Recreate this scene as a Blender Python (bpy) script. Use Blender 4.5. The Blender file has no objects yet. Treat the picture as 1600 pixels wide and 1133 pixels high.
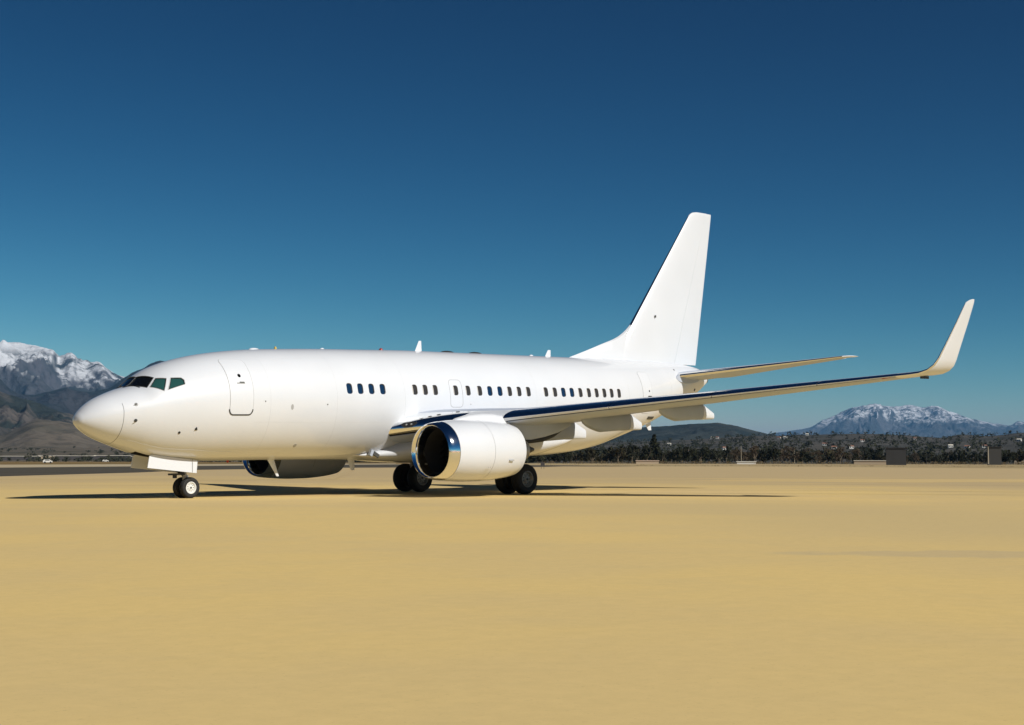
import bpy, bmesh, math, random
import numpy as np
from mathutils import Vector, Matrix, noise as mnoise
random.seed(7)
SC = bpy.context.scene
COL = SC.collection

# ------------------------------------------------------------------ camera, sky, sun, exposure
CAM = np.array([-24.1045, -42.0365, 1.2375]); YAW, PIT, ROL, FPX = .8021, .0647, .0021, 2367.6
def cam_axes():
    cy, sy = math.cos(YAW), math.sin(YAW)
    f = np.array([sy*math.cos(PIT), cy*math.cos(PIT), math.sin(PIT)])
    r = np.array([cy, -sy, 0.]); u = np.cross(r, f)
    return r*math.cos(ROL)+u*math.sin(ROL), -r*math.sin(ROL)+u*math.cos(ROL), f
_r, _u, _f = cam_axes()
cd = bpy.data.cameras.new('camera'); co = bpy.data.objects.new('camera', cd); COL.objects.link(co)
cd.sensor_fit = 'HORIZONTAL'; cd.sensor_width = 36.0; cd.lens = 36.0*FPX/1600.0
cd.clip_start = .5; cd.clip_end = 200000
m = Matrix.Identity(4)
for i in range(3):
    m[i][0], m[i][1], m[i][2], m[i][3] = _r[i], _u[i], -_f[i], CAM[i]
co.matrix_world = m
SC.camera = co

SUN_EL, SUN_AZ = math.radians(37.8), math.radians(278.0)      # azimuth measured from +X towards +Y
SDIR = Vector((math.cos(SUN_EL)*math.cos(SUN_AZ), math.cos(SUN_EL)*math.sin(SUN_AZ), math.sin(SUN_EL)))
world = bpy.data.worlds.new('World'); SC.world = world; world.use_nodes = True
wn = world.node_tree; wn.nodes.clear()
wo = wn.nodes.new('ShaderNodeOutputWorld'); bg = wn.nodes.new('ShaderNodeBackground')
sky = wn.nodes.new('ShaderNodeTexSky'); sky.sky_type = 'NISHITA'; sky.sun_disc = False
sky.sun_elevation = SUN_EL; sky.sun_rotation = math.atan2(SDIR.x, SDIR.y)
sky.altitude = 5000; sky.air_density = 1.0; sky.dust_density = 0.; sky.ozone_density = 10.0
# a deep, clear winter sky: the same tone curve over the whole dome, as a polarising filter gives it
sep = wn.nodes.new('ShaderNodeSeparateColor'); com = wn.nodes.new('ShaderNodeCombineColor'); wn.links.new(sky.outputs[0], sep.inputs[0])
for i, (p, k) in enumerate(((3.2, .28), (2.1, .24), (1.65, .16))):
    pw = wn.nodes.new('ShaderNodeMath'); pw.operation = 'POWER'; pw.inputs[1].default_value = p
    mu_ = wn.nodes.new('ShaderNodeMath'); mu_.operation = 'MULTIPLY'; mu_.inputs[1].default_value = k
    wn.links.new(sep.outputs[i], pw.inputs[0]); wn.links.new(pw.outputs[0], mu_.inputs[0]); wn.links.new(mu_.outputs[0], com.inputs[i])
bg.inputs[1].default_value = .10
wn.links.new(com.outputs[0], bg.inputs[0]); wn.links.new(bg.outputs[0], wo.inputs[0])
sl = bpy.data.lights.new('sun', 'SUN'); sl.energy = 4.6; sl.angle = math.radians(.53); sl.color = (1, .965, .90)
so = bpy.data.objects.new('sun', sl); COL.objects.link(so)
so.rotation_euler = (-SDIR).to_track_quat('-Z', 'Y').to_euler(); so.location = (0, -60, 60)
SC.view_settings.view_transform = 'Standard'; SC.view_settings.look = 'None'
SC.view_settings.exposure = 0; SC.view_settings.gamma = 1; SC.view_settings.use_curve_mapping = False
SC.cycles.max_bounces = 8; SC.cycles.diffuse_bounces = 2; SC.cycles.volume_bounces = 0

# ------------------------------------------------------------------ materials
def mat(name, base=(.8, .8, .8), rough=.5, metal=0., coat=0., spec=.5, var=None, emit=None):
    M = bpy.data.materials.new(name); M.use_nodes = True
    b = M.node_tree.nodes['Principled BSDF']
    b.inputs['Base Color'].default_value = (*base, 1); b.inputs['Roughness'].default_value = rough
    b.inputs['Metallic'].default_value = metal; b.inputs['Coat Weight'].default_value = coat
    b.inputs['Coat Roughness'].default_value = .04; b.inputs['Specular IOR Level'].default_value = spec
    if var:                                                   # (scale, amount): faint uneven tone
        nt = M.node_tree
        tc = nt.nodes.new('ShaderNodeTexCoord'); n = nt.nodes.new('ShaderNodeTexNoise')
        n.inputs['Scale'].default_value = var[0]; n.inputs['Detail'].default_value = 6
        r = nt.nodes.new('ShaderNodeValToRGB'); a = var[1]
        r.color_ramp.elements[0].position = .3; r.color_ramp.elements[1].position = .7
        r.color_ramp.elements[0].color = (*[x*(1-a) for x in base], 1)
        r.color_ramp.elements[1].color = (*[min(1, x*(1+a)) for x in base], 1)
        nt.links.new(tc.outputs['Object'], n.inputs['Vector']); nt.links.new(n.outputs['Fac'], r.inputs['Fac'])
        nt.links.new(r.outputs['Color'], b.inputs['Base Color'])
    return M
WHITE = mat('white_paint', (.695, .713, .745), .45, coat=.8, var=(.7, .02))
WHITE2 = mat('white_panel', (.695, .713, .745), .45, coat=.5)
GREY = mat('wing_grey', (.44, .485, .575), .5, coat=0, var=(1.3, .03))
FAIR = mat('fairing_grey', (.41, .45, .52), .5, var=(2, .03))  # grey takes in the wing shade on the flap fairing fronts
CHROME = mat('polished_metal', (.86, .87, .88), .09, metal=1.)
BLACK = mat('black_rubber', (.012, .012, .012), .6)
DUCT = mat('inlet_duct', (.03, .03, .032), .6)
BLADE = mat('fan_blade', (.02, .02, .022), .5, metal=.5)
TYRE = mat('tyre_rubber', (.014, .014, .014), .75, var=(9, .2))
RIMW = mat('white_rim', (.72, .72, .68), .4)
RIMG = mat('worn_grey_rim', (.23, .23, .22), .45, metal=.4, var=(12, .2))
STEEL = mat('gear_steel', (.35, .35, .35), .4, metal=.3, var=(8, .15))
DSTEEL = mat('dark_steel', (.05, .05, .05), .45, metal=.5)
HOT = mat('heat_shield', (.02, .02, .02), .55)
LAP = mat('skin_joint', (.60, .615, .64), .5)
SEAM = mat('panel_seam', (.37, .37, .365), .6)
DSEAM = mat('dark_seam', (.06, .06, .055), .6)
GLASS_BLK = mat('windscreen_glass', (.005, .006, .007), .06, spec=.3)
GLASS_TEAL = mat('side_window_glass', (.02, .075, .07), .08, spec=.6)
GLASS_BLUE = mat('blue_cabin_glass', (.008, .03, .075), .1, spec=.6)
GLASS_GREY = mat('grey_cabin_glass', (.045, .042, .04), .15, spec=.6)
REVEAL = mat('window_surround', (.50, .47, .42), .5)
BLUEP = mat('blue_trim', (.02, .07, .22), .3)
RED = mat('beacon_red', (.35, .02, .015), .3)
YEL = mat('antenna_yellow', (.55, .38, .06), .5)

# ------------------------------------------------------------------ builders
X0 = 16.6; TILT = .022
def link(o, parent=None):
    COL.objects.link(o)
    if parent is not None: o.parent = parent
    return o
def mesh(name, V, Fc, m, parent=None, smooth=True, auto=None):
    me = bpy.data.meshes.new(name); me.from_pydata([tuple(map(float, v)) for v in V], [], Fc); me.update()
    if m is not None: me.materials.append(m)
    if smooth:
        me.polygons.foreach_set('use_smooth', [True]*len(me.polygons))
        if auto is not None: me.set_sharp_from_angle(angle=math.radians(auto))
    return link(bpy.data.objects.new(name, me), parent)
def tag(o, label, cat, group=None, kind=None):
    if label: o['label'] = label
    if cat: o['category'] = cat
    if group: o['group'] = group
    if kind: o['kind'] = kind
    return o
def empty(name, loc=(0, 0, 0)):
    o = bpy.data.objects.new(name, None); o.empty_display_size = .3; o.location = loc; return link(o)
class G:                                                      # collects geometry in aircraft coordinates
    def __init__(s): s.V = []; s.F = []
    def add(s, V, Fc):
        b = len(s.V); s.V += [tuple(v) for v in V]; s.F += [tuple(i+b for i in f) for f in Fc]; return s
    def loft(s, rings, closed=True, cap=True):
        n = len(rings[0]); V = [p for r in rings for p in r]; Fc = []
        for i in range(len(rings)-1):
            for j in range(n if closed else n-1):
                k = (j+1) % n
                Fc.append((i*n+j, i*n+k, (i+1)*n+k, (i+1)*n+j))
        if cap:
            Fc.append(tuple(range(n))[::-1]); Fc.append(tuple((len(rings)-1)*n+j for j in range(n)))
        return s.add(V, Fc)
    def tube(s, pts, rad, n=12, cap=True):
        pts = [Vector(p) for p in pts]
        if not hasattr(rad, '__len__'): rad = [rad]*len(pts)
        rings = []
        for i, p in enumerate(pts):
            d = (pts[min(i+1, len(pts)-1)]-pts[max(i-1, 0)]).normalized()
            a = d.orthogonal().normalized() if i == 0 else (a0-d*a0.dot(d)).normalized()
            a0 = a; b = d.cross(a)
            rings.append([p+(a*math.cos(t)+b*math.sin(t))*rad[i] for t in [2*math.pi*k/n for k in range(n)]])
        return s.loft(rings, cap=cap)
    def box(s, c, d, rot=None):
        V = [Vector((x*d[0]/2, y*d[1]/2, z*d[2]/2)) for x in(-1, 1) for y in(-1, 1) for z in(-1, 1)]
        if rot: V = [rot @ v for v in V]
        V = [v+Vector(c) for v in V]
        return s.add(V, [(0, 1, 3, 2), (4, 6, 7, 5), (0, 4, 5, 1), (2, 3, 7, 6), (0, 2, 6, 4), (1, 5, 7, 3)])
    def disc_loft(s, axis_o, prof, n=32, cap=False, close=False):  # revolve around an axis parallel to Y: prof = [(y, r)]
        rings = [[(axis_o[0]+r*math.cos(t), axis_o[1]+y, axis_o[2]+r*math.sin(t)) for t in [2*math.pi*k/n for k in range(n)]] for y, r in prof]
        if close: rings.append(rings[0])
        return s.loft(rings, cap=cap)
    def build(s, name, m, parent=None, smooth=True, auto=40, weld=False, air=True):
        V = [(x-X0, y, z) for x, y, z in s.V] if air else s.V
        o = mesh(name, V, s.F, m, parent, False)
        bm = bmesh.new(); bm.from_mesh(o.data)
        if weld: bmesh.ops.remove_doubles(bm, verts=bm.verts, dist=1e-4)
        bmesh.ops.recalc_face_normals(bm, faces=bm.faces); bm.to_mesh(o.data); bm.free()
        if smooth:
            o.data.polygons.foreach_set('use_smooth', [True]*len(o.data.polygons))
            if auto: o.data.set_sharp_from_angle(angle=math.radians(auto))
        return o

def pchip(tab):
    x = np.array([p[0] for p in tab], float); y = np.array([p[1] for p in tab], float)
    h = np.diff(x); d = np.diff(y)/h; mm = np.zeros_like(y); mm[0] = d[0]; mm[-1] = d[-1]
    for i in range(1, len(x)-1):
        if d[i-1]*d[i] > 0:
            w1 = 2*h[i]+h[i-1]; w2 = h[i]+2*h[i-1]; mm[i] = (w1+w2)/(w1/d[i-1]+w2/d[i])
    def f(q):
        q = np.clip(np.asarray(q, float), x[0], x[-1]); i = np.clip(np.searchsorted(x, q)-1, 0, len(h)-1)
        t = (q-x[i])/h[i]
        return (2*t**3-3*t**2+1)*y[i]+(t**3-2*t**2+t)*h[i]*mm[i]+(-2*t**3+3*t**2)*y[i+1]+(t**3-t**2)*h[i]*mm[i+1]
    return f
def smooth01(a, b, x):
    t = np.clip((x-a)/(b-a), 0, 1); return t*t*(3-2*t)

# ------------------------------------------------------------------ ground
def pol(px, dist):                                            # point on the ground at a bearing and a distance from the viewpoint
    d = _f+_r*(px-800)/FPX; h = np.array([d[0], d[1]]); h /= np.linalg.norm(h)
    return CAM[:2]+h*dist
def elev(px, py, dist):                                       # height that stands py high on that bearing at that distance
    d = _f+_r*(px-800)/FPX-_u*(py-566.5)/FPX
    return CAM[2]+dist*d[2]/math.hypot(d[0], d[1])
def ground_mat(name, c1, c2, c3, scl, rough=.9, grain=6., bump=.15, gamp=.07, stain=None, outer=None):
    M = bpy.data.materials.new(name); M.use_nodes = True; nt = M.node_tree; b = nt.nodes['Principled BSDF']
    b.inputs['Roughness'].default_value = rough; b.inputs['Specular IOR Level'].default_value = .2
    geo = nt.nodes.new('ShaderNodeNewGeometry')
    def nz(scale, det, ro=.55, dist=0.):
        n = nt.nodes.new('ShaderNodeTexNoise'); n.inputs['Scale'].default_value = scale; n.inputs['Detail'].default_value = det
        n.inputs['Roughness'].default_value = ro; n.inputs['Distortion'].default_value = dist
        nt.links.new(geo.outputs['Position'], n.inputs['Vector']); return n.outputs['Fac']
    def rng_(fac, lo, hi, c=0., d=1.):
        r = nt.nodes.new('ShaderNodeMapRange'); r.interpolation_type = 'SMOOTHSTEP'
        for i, v in enumerate((lo, hi, c, d)): r.inputs[1+i].default_value = v
        nt.links.new(fac, r.inputs[0]); return r.outputs[0]
    def mix(a, bb, fac, mode='MIX'):
        x = nt.nodes.new('ShaderNodeMix'); x.data_type = 'RGBA'; x.blend_type = mode
        if hasattr(fac, 'links'): nt.links.new(fac, x.inputs[0])
        else: x.inputs[0].default_value = fac
        for s, v in ((6, a), (7, bb)):
            if isinstance(v, tuple): x.inputs[s].default_value = (*v, 1)
            else: nt.links.new(v, x.inputs[s])
        return x.outputs[2]
    c = mix(c1, c2, rng_(nz(scl, 5), .38, .62))
    c = mix(c, c3, rng_(nz(scl*.23, 4, .5, .6), .48, .72))
    c = mix(c, c3, rng_(nz(scl*6, 6, .6, .4), .45, .75, 0, .3))
    if stain:                                                 # an old spill: centre, half sizes, turn, colour
        (sx, sy), (ra, rb), turn, col = stain
        mp = nt.nodes.new('ShaderNodeMapping'); mp.vector_type = 'TEXTURE'
        mp.inputs['Location'].default_value = (sx, sy, 0); mp.inputs['Rotation'].default_value = (0, 0, turn); mp.inputs['Scale'].default_value = (ra, rb, 1e6)
        nt.links.new(geo.outputs['Position'], mp.inputs['Vector'])
        ln = nt.nodes.new('ShaderNodeVectorMath'); ln.operation = 'LENGTH'; nt.links.new(mp.outputs[0], ln.inputs[0])
        ad = nt.nodes.new('ShaderNodeMath'); ad.operation = 'ADD'; nt.links.new(ln.outputs['Value'], ad.inputs[0])
        nt.links.new(rng_(nz(.5, 5, .6), .2, .8, -.35, .35), ad.inputs[1])
        c = mix(c, col, rng_(ad.outputs[0], 1.05, .75, 0, .7))
    if outer:                                                 # greyer tone growing with distance along the view direction
        col, d0, d1 = outer
        dt = nt.nodes.new('ShaderNodeVectorMath'); dt.operation = 'DOT_PRODUCT'; dt.inputs[1].default_value = (.719, .695, 0); nt.links.new(geo.outputs['Position'], dt.inputs[0])
        ad = nt.nodes.new('ShaderNodeMath'); ad.operation = 'ADD'; nt.links.new(dt.outputs['Value'], ad.inputs[0])
        nt.links.new(rng_(nz(.03, 5, .6), .2, .8, -30, 30), ad.inputs[1])
        c = mix(c, col, rng_(ad.outputs[0], d0, d1, 0, .85))
    g = nz(grain, 5, .75)
    c = mix(c, rng_(g, .25, .75, 1-gamp, 1+gamp), 1., 'MULTIPLY')
    sp = nz(grain*5, 2, .6)
    c = mix(c, rng_(sp, .30, .38, 1-gamp*2.2, 1.), 1., 'MULTIPLY')
    nt.links.new(c, b.inputs['Base Color'])
    bp = nt.nodes.new('ShaderNodeBump'); bp.inputs['Strength'].default_value = bump; bp.inputs['Distance'].default_value = .01
    nt.links.new(g, bp.inputs['Height']); nt.links.new(bp.outputs[0], b.inputs['Normal'])
    return M
APRON = ground_mat('tan_concrete', (.725, .525, .205), (.68, .50, .215), (.61, .46, .215), .12, grain=5., bump=.12, gamp=.04, outer=((.50, .375, .205), -5, 75), stain=((-4.6, -32.9), (2.9, .95), -.86, (.56, .43, .23)))
ASPH = ground_mat('dark_asphalt', (.085, .072, .05), (.07, .06, .042), (.10, .085, .06), .05)
DRY = ground_mat('dry_grass', (.44, .33, .17), (.34, .25, .12), (.50, .39, .21), .02, grain=.6)
BROWN = ground_mat('brown_grass', (.21, .135, .045), (.165, .105, .035), (.26, .18, .07), .02, grain=.6)
PALE = ground_mat('pale_gravel', (.46, .38, .24), (.40, .32, .20), (.50, .42, .28), .04)
PLAIN = ground_mat('valley_floor', (.13, .105, .065), (.09, .08, .05), (.18, .15, .095), .004, grain=.05)
def sheet(name, pts, z, m, kind='structure'):
    o = mesh(name, [(p[0], p[1], z) for p in pts], [tuple(range(len(pts)))], m, None, False); o['kind'] = kind; return o
R = 60000.
gr = sheet('ground', [(CAM[0]-R, CAM[1]-R), (CAM[0]+R, CAM[1]-R), (CAM[0]+R, CAM[1]+R), (CAM[0]-R, CAM[1]+R)], -.05, PLAIN)
sheet('dry_field', [pol(-1500, 250), pol(-600, 900), pol(0, 1000), pol(800, 760), pol(1600, 720), pol(2600, 900), pol(3600, 250)], -.025, DRY)
sheet('brown_field', [pol(-1500, 235), pol(-600, 940), pol(0, 1080), pol(420, 1080), pol(700, 800), pol(640, 600), pol(210, 420), pol(0, 380), pol(-400, 320)], -.020, BROWN)
sheet('apron', [(-160, -330), (280, -330)]+[pol(2400, 300), pol(1600, 298), pol(1250, 345), pol(880, 335), pol(850, 305), pol(540, 255), pol(310, 195), pol(220, 154), pol(0, 118), pol(-400, 75), pol(-1600, 45)], 0., APRON)
sheet('taxiway', [pol(-1600, 46), pol(-400, 76), pol(0, 119), pol(220, 155), pol(310, 196), pol(540, 256), pol(850, 306), pol(1000, 365), pol(860, 420), pol(620, 480), pol(210, 300), pol(0, 248), pol(-400, 170), pol(-1600, 110)], -.004, ASPH)
sheet('gravel_shoulder', [pol(-1600, 111), pol(-400, 172), pol(0, 250), pol(210, 303), pol(620, 484), pol(620, 640), pol(210, 450), pol(0, 400), pol(-400, 330), pol(-1600, 240)], -.015, PALE)

# long sealed joints and an old patch in the apron surface, far out where they show as thin lines
JOINT = mat('joint_sealant', (.40, .30, .15), .9, spec=.1, var=(.3, .25)); WORN = mat('worn_concrete', (.645, .472, .215), .9, spec=.1, var=(.08, .03))
ap = bpy.data.objects['apron']
rj = random.Random(3)
for k in range(15):
    d0 = 58*1.125**k; a0, a1 = rj.choice([(-300, 1000), (300, 1900), (700, 2000), (900, 1700), (-300, 600)]); bend = rj.uniform(.9, 1.12); w = .10+.0008*d0
    n = 24; A = [a0+(a1-a0)*i/n for i in range(n+1)]; D = [min(d0*(1+(bend-1)*i/n)+rj.uniform(-.05, .05), 290 if a > 540 else 100) for i, a in enumerate(A)]
    V = [(*pol(a, d), .004) for a, d in zip(A, D)]+[(*pol(a, d+w), .004) for a, d in zip(A, D)]
    mesh('joint_seal', V, [(i, i+1, n+2+i, n+1+i) for i in range(n)], JOINT, ap, False)
for k, P in enumerate(([(600, 62), (760, 64), (900, 70), (820, 78), (640, 72)], [(1050, 95), (1400, 92), (1750, 101), (1600, 112), (1200, 106)], [(240, 58), (420, 53), (560, 54), (480, 58), (330, 61)])):
    Q = []
    for i in range(len(P)):
        a, b = P[i], P[(i+1) % len(P)]
        for j in range(8): t = j/8; Q.append((a[0]+(b[0]-a[0])*t+rj.uniform(-6, 6), (a[1]+(b[1]-a[1])*t)*rj.uniform(.988, 1.012)))
    mesh('worn_patch', [(*pol(x, d), .003) for x, d in Q], [tuple(range(len(Q)))], WORN, ap, False)

# ------------------------------------------------------------------ the aircraft: metres aft of the nose, port = -y
plane = empty('airplane', (X0, 0, 0)); plane.rotation_euler = (0, -TILT, 0)
tag(plane, 'white twin-engine jet airliner with upturned wingtips parked on the apron', 'airplane')
TOP=[(.10,2.80),(.14,2.93),(.24,3.06),(.44,3.25),(.75,3.46),(1.2,3.66),(1.6,3.80),(1.9,3.89),(2.3,4.22),(2.75,4.49),(3.3,4.69),(3.95,4.86),(4.7,5.00),(5.6,5.115),(6.6,5.20),(8.0,5.265),(9.6,5.315),(11.5,5.35),(14,5.39),(22,5.39),(25,5.39),(28,5.37),(30,5.31),(31.2,5.20),(31.8,5.07),(32.1,4.88)]
BOT=[(.10,2.80),(.14,2.68),(.24,2.57),(.44,2.42),(.75,2.25),(1.2,2.07),(1.6,1.93),(2.1,1.76),(2.7,1.62),(3.4,1.535),(4.3,1.48),(5.5,1.465),(7,1.455),(9,1.43),(12,1.38),(15,1.355),(19.5,1.345),(21,1.37),(22.5,1.465),(24,1.66),(25.4,1.99),(27,2.41),(28.4,2.85),(30,3.45),(31.4,3.98),(32.1,4.38)]
WID=[(.10,0.0),(.14,.20),(.24,.36),(.44,.56),(.75,.78),(1.2,1.01),(1.6,1.18),(2.1,1.36),(2.7,1.52),(3.4,1.66),(4.3,1.78),(5.4,1.85),(6.8,1.88),(21,1.88),(23,1.83),(24.5,1.72),(26,1.53),(28,1.18),(30,.76),(31.4,.44),(32.1,.24)]
ZC=[(.10,2.80),(.4,2.86),(1.1,3.0),(2,3.18),(3,3.32),(4.2,3.42),(5.5,3.47),(22,3.47),(25,3.70),(28,4.10),(30,4.40),(31.4,4.58),(32.1,4.62)]
_xd = np.concatenate([np.linspace(.1, .6, 2001), np.linspace(.6, 32.1, 8001)[1:]])
def fast(tab):
    yd = pchip(tab)(_xd); return lambda q: np.interp(q, _xd, yd)
fT, fB, fW, fZ = map(fast, (TOP, BOT, WID, ZC))
def Fimp(x, y, z):
    zc = fZ(x); h = np.where(z > zc, fT(x)-zc, zc-fB(x)); return np.sqrt((y/fW(x))**2+((z-zc)/h)**2)
def fnorm(p, e=2e-3):
    x, y, z = p; x = min(max(x, .11), 32.09)
    g = np.array([Fimp(x+e, y, z)-Fimp(x-e, y, z), Fimp(x, y+e, z)-Fimp(x, y-e, z), Fimp(x, y, z+e)-Fimp(x, y, z-e)])
    return g/np.linalg.norm(g)
def onskin(p, off=0.):
    x, y, z = p; f = float(Fimp(x, y, z)); zc = float(fZ(x))
    q = np.array([x, y/f, zc+(z-zc)/f]); return q+fnorm(q)*off if off else q
def side(x, z, off=0., sg=-1):
    zc = float(fZ(x)); h = float(fT(x)-zc if z > zc else zc-fB(x))
    q = np.array([x, sg*float(fW(x))*math.sqrt(max(0, 1-((z-zc)/h)**2)), z]); return q+fnorm(q)*off if off else q
def rrect(x0, x1, z0, z1, r, n=5, lean=0.):
    P = []
    for cx, cz, a in ((x1-r, z1-r, 0), (x0+r, z1-r, 90), (x0+r, z0+r, 180), (x1-r, z0+r, 270)):
        for k in range(n+1):
            t = math.radians(a+90*k/n); z = cz+r*math.sin(t)
            P.append((cx+r*math.cos(t)+lean*(z-z0)/(z1-z0), z))
    return P
def patch(name, outline, off, m, parent, rings=6, skirt=.01, sk=True):
    """A plate that follows the skin. outline: 3D points on the skin."""
    O = [np.array(p) for p in outline]
    dense = []
    for i, p in enumerate(O):
        q = O[(i+1) % len(O)]; k = max(1, int(np.linalg.norm(q-p)/.12))
        for j in range(k): dense.append(p+(q-p)*j/k)
    O = dense; c = sum(O)/len(O); n = len(O)
    V = [onskin(c, off)]; Fc = []
    for r in range(1, rings+1):
        for p in O: V.append(onskin(c+(p-c)*r/rings, off))
    for j in range(n): Fc.append((0, 1+j, 1+(j+1) % n))
    for r in range(rings-1):
        for j in range(n):
            k = (j+1) % n; Fc.append((1+r*n+j, 1+(r+1)*n+j, 1+(r+1)*n+k, 1+r*n+k))
    nsk = len(Fc)
    if sk:
        b = len(V)
        for p in O: V.append(onskin(p, off-skirt))
        for j in range(n): Fc.append((1+(rings-1)*n+j, b+j, b+(j+1) % n, 1+(rings-1)*n+(j+1) % n))
    o = mesh(name, [(v[0]-X0, v[1], v[2]) for v in V], Fc, m, parent, True, 35)
    bm = bmesh.new(); bm.from_mesh(o.data); bmesh.ops.recalc_face_normals(bm, faces=bm.faces)
    bm.faces.ensure_lookup_table(); f0 = bm.faces[0]; ce = f0.calc_center_median()
    if f0.normal.dot(Vector(fnorm((ce.x+X0, ce.y, ce.z)))) < 0: bmesh.ops.reverse_faces(bm, faces=bm.faces)
    bm.to_mesh(o.data); bm.free()
    return o
def ribbon(name, line, width, off, m, parent):
    """A thin raised strip along points on the skin."""
    L = []
    for i in range(len(line)-1):
        a, b = np.array(line[i]), np.array(line[i+1]); k = max(1, int(np.linalg.norm(b-a)/.08))
        L += [a+(b-a)*j/k for j in range(k)]
    L.append(np.array(line[-1])); V = []; Fc = []
    for i, p in enumerate(L):
        d = L[min(i+1, len(L)-1)]-L[max(i-1, 0)]; q = onskin(p); n = fnorm(q); s = np.cross(n, d); s /= np.linalg.norm(s)+1e-9
        for e, o_ in ((-1, -.004), (-1, off), (1, off), (1, -.004)): V.append(onskin(q+s*e*width/2, o_))
        if i:
            b = 4*i
            for j in range(3): Fc.append((b-4+j, b-3+j, b+j+1, b+j))
    return mesh(name, [(v[0]-X0, v[1], v[2]) for v in V], Fc, m, parent, True, 35)

# window layout
WX = [9.512, 9.999, 10.501, 11.017, 12.54, 13.039, 13.536, 14.566, 15.199, 15.808, 16.351, 16.892, 17.414, 17.935, 18.453,
      19.454, 19.974, 20.481, 20.984, 21.494, 22.02, 22.512, 23.011, 23.495, 24.005]
BLUEW = {0, 1, 2, 3, 10, 11, 17, 18}
def cabin_outline(x, grow=0.): return [side(a, b) for a, b in rrect(x-.125-grow, x+.125+grow, 3.86-.185-grow, 3.86+.185+grow, .09+grow*.6)]
PANES = {'f': [(1.845, -.022, 3.868), (2.235, -.022, 4.165), (2.395, -.745, 4.125), (2.085, -.875, 3.822)],
         's': [(2.150, -.955, 3.83), (2.425, -.83, 4.115), (2.675, -1.07, 4.11), (2.442, -1.31, 3.71)],
         'r': [(2.572, -1.34, 3.745), (2.80, -1.125, 4.12), (3.09, -1.255, 4.125), (3.15, -1.33, 4.05), (3.125, -1.425, 3.92)]}
def mir(P, s): return [(x, -y, z) for x, y, z in P][::-1] if s > 0 else list(P)
def prism(g, outline, out, inn):
    O = [onskin(p) for p in outline]; dense = []
    for i, p in enumerate(O):
        q = O[(i+1) % len(O)]; k = max(1, int(np.linalg.norm(q-p)/.15))
        for j in range(k): dense.append(onskin(p+(q-p)*j/k))
    c = onskin(sum(dense)/len(dense)); n = fnorm(c)
    g.loft([[p+n*out for p in dense], [p-n*inn for p in dense]])
# fuselage skin
xs = np.concatenate([[.1005, .103, .108, .116, .127, .14, .16, .185, .215, .25, .3, .36, .43, .51], np.arange(.6, 8, .1), np.arange(8, 24, .25), np.arange(24, 32.01, .16), [32.1]])
NT = 120; rings = []
for x in xs:
    t = np.arange(NT)*2*math.pi/NT; zc = fZ(x); c = np.cos(t); h = np.where(c > 0, fT(x)-zc, zc-fB(x))
    rings.append(list(zip(np.full(NT, x), -fW(x)*np.sin(t), zc+h*c)))
fus = G().loft(rings).build('fuselage', WHITE, plane)
cut = G()
for x in WX: prism(cut, cabin_outline(x), .05, .055)
for s in (-1, 1):
    for k in PANES: prism(cut, mir(PANES[k], s), .06, .03)
prism(cut, [(2.02, -.33, 1.78), (2.42, -.33, 1.70), (4.4, -.33, 1.48), (4.4, .33, 1.48), (2.42, .33, 1.70), (2.02, .33, 1.78)], .4, .5)
cutter = cut.build('cutter', REVEAL, plane, smooth=False)
mod = fus.modifiers.new('cut', 'BOOLEAN'); mod.object = cutter; mod.operation = 'DIFFERENCE'; mod.solver = 'EXACT'
bpy.context.view_layer.update()
ev = fus.evaluated_get(bpy.context.evaluated_depsgraph_get())
nm = bpy.data.meshes.new_from_object(ev); fus.modifiers.clear(); old = fus.data; fus.data = nm; bpy.data.meshes.remove(old); bpy.data.objects.remove(cutter)
nm.materials.clear(); nm.materials.append(WHITE); nm.materials.append(REVEAL); nm.materials.append(BLACK)
nm.polygons.foreach_set('use_smooth', [True]*len(nm.polygons))
co3 = np.array([v.co[:] for v in nm.vertices]); co3[:, 0] += X0
fv = np.abs(Fimp(np.clip(co3[:, 0], .1006, 32.09), co3[:, 1], co3[:, 2])-1)
vn = [fnorm(p) for p in co3]
LN = [None]*len(nm.loops)
for p in nm.polygons:
    on = all(fv[v] < .006 for v in p.vertices) and .12 < p.center.x+X0 < 32.0
    on = on and np.dot(vn[p.vertices[0]], p.normal) > .75
    if not on and .13 < p.center.x+X0 < 32.0:
        p.material_index = 1 if p.center.z > 3 and p.center.x+X0 > 4 else 2
    for li in p.loop_indices:
        v = nm.loops[li].vertex_index
        LN[li] = tuple(vn[v]) if on else tuple(p.normal)
nm.normals_split_custom_set(LN)

# cabin windows, each a pane with its surround
for i, x in enumerate(WX):
    w = patch('cabin_window', cabin_outline(x, -.002), -.042, GLASS_BLUE if i in BLUEW else GLASS_GREY, plane, 3, sk=False)
    if i not in BLUEW:
        patch('lit_reveal_strip', [side(a, b) for a, b in rrect(x-.122, x-.045, 3.69, 4.03, .035)], -.036, REVEAL, w, 2, skirt=.004)  # pale strip painted as the sunlit left side of the recess
# cockpit windows with frames
for s in (-1, 1):
    for k, mm_, fm in (('f', GLASS_BLK, DSEAM), ('s', GLASS_TEAL, SEAM), ('r', GLASS_TEAL, SEAM)):
        P = mir(PANES[k], s)
        w = patch('cockpit_window', P, -.022, mm_, plane, 5, sk=False)
        c = sum(np.array(p) for p in P)/len(P)
        Pg = [tuple(c+(np.array(p)-c)*1.05) for p in P]
        ribbon('window_frame', Pg+[Pg[0]], .026 if k == 'f' else .012, .006, fm, w)
        if k != 'f': ribbon('window_seal', [tuple(c+(np.array(p)-c)*.95) for p in P+[P[0]]], .02, -.012, BLACK, w)
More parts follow.
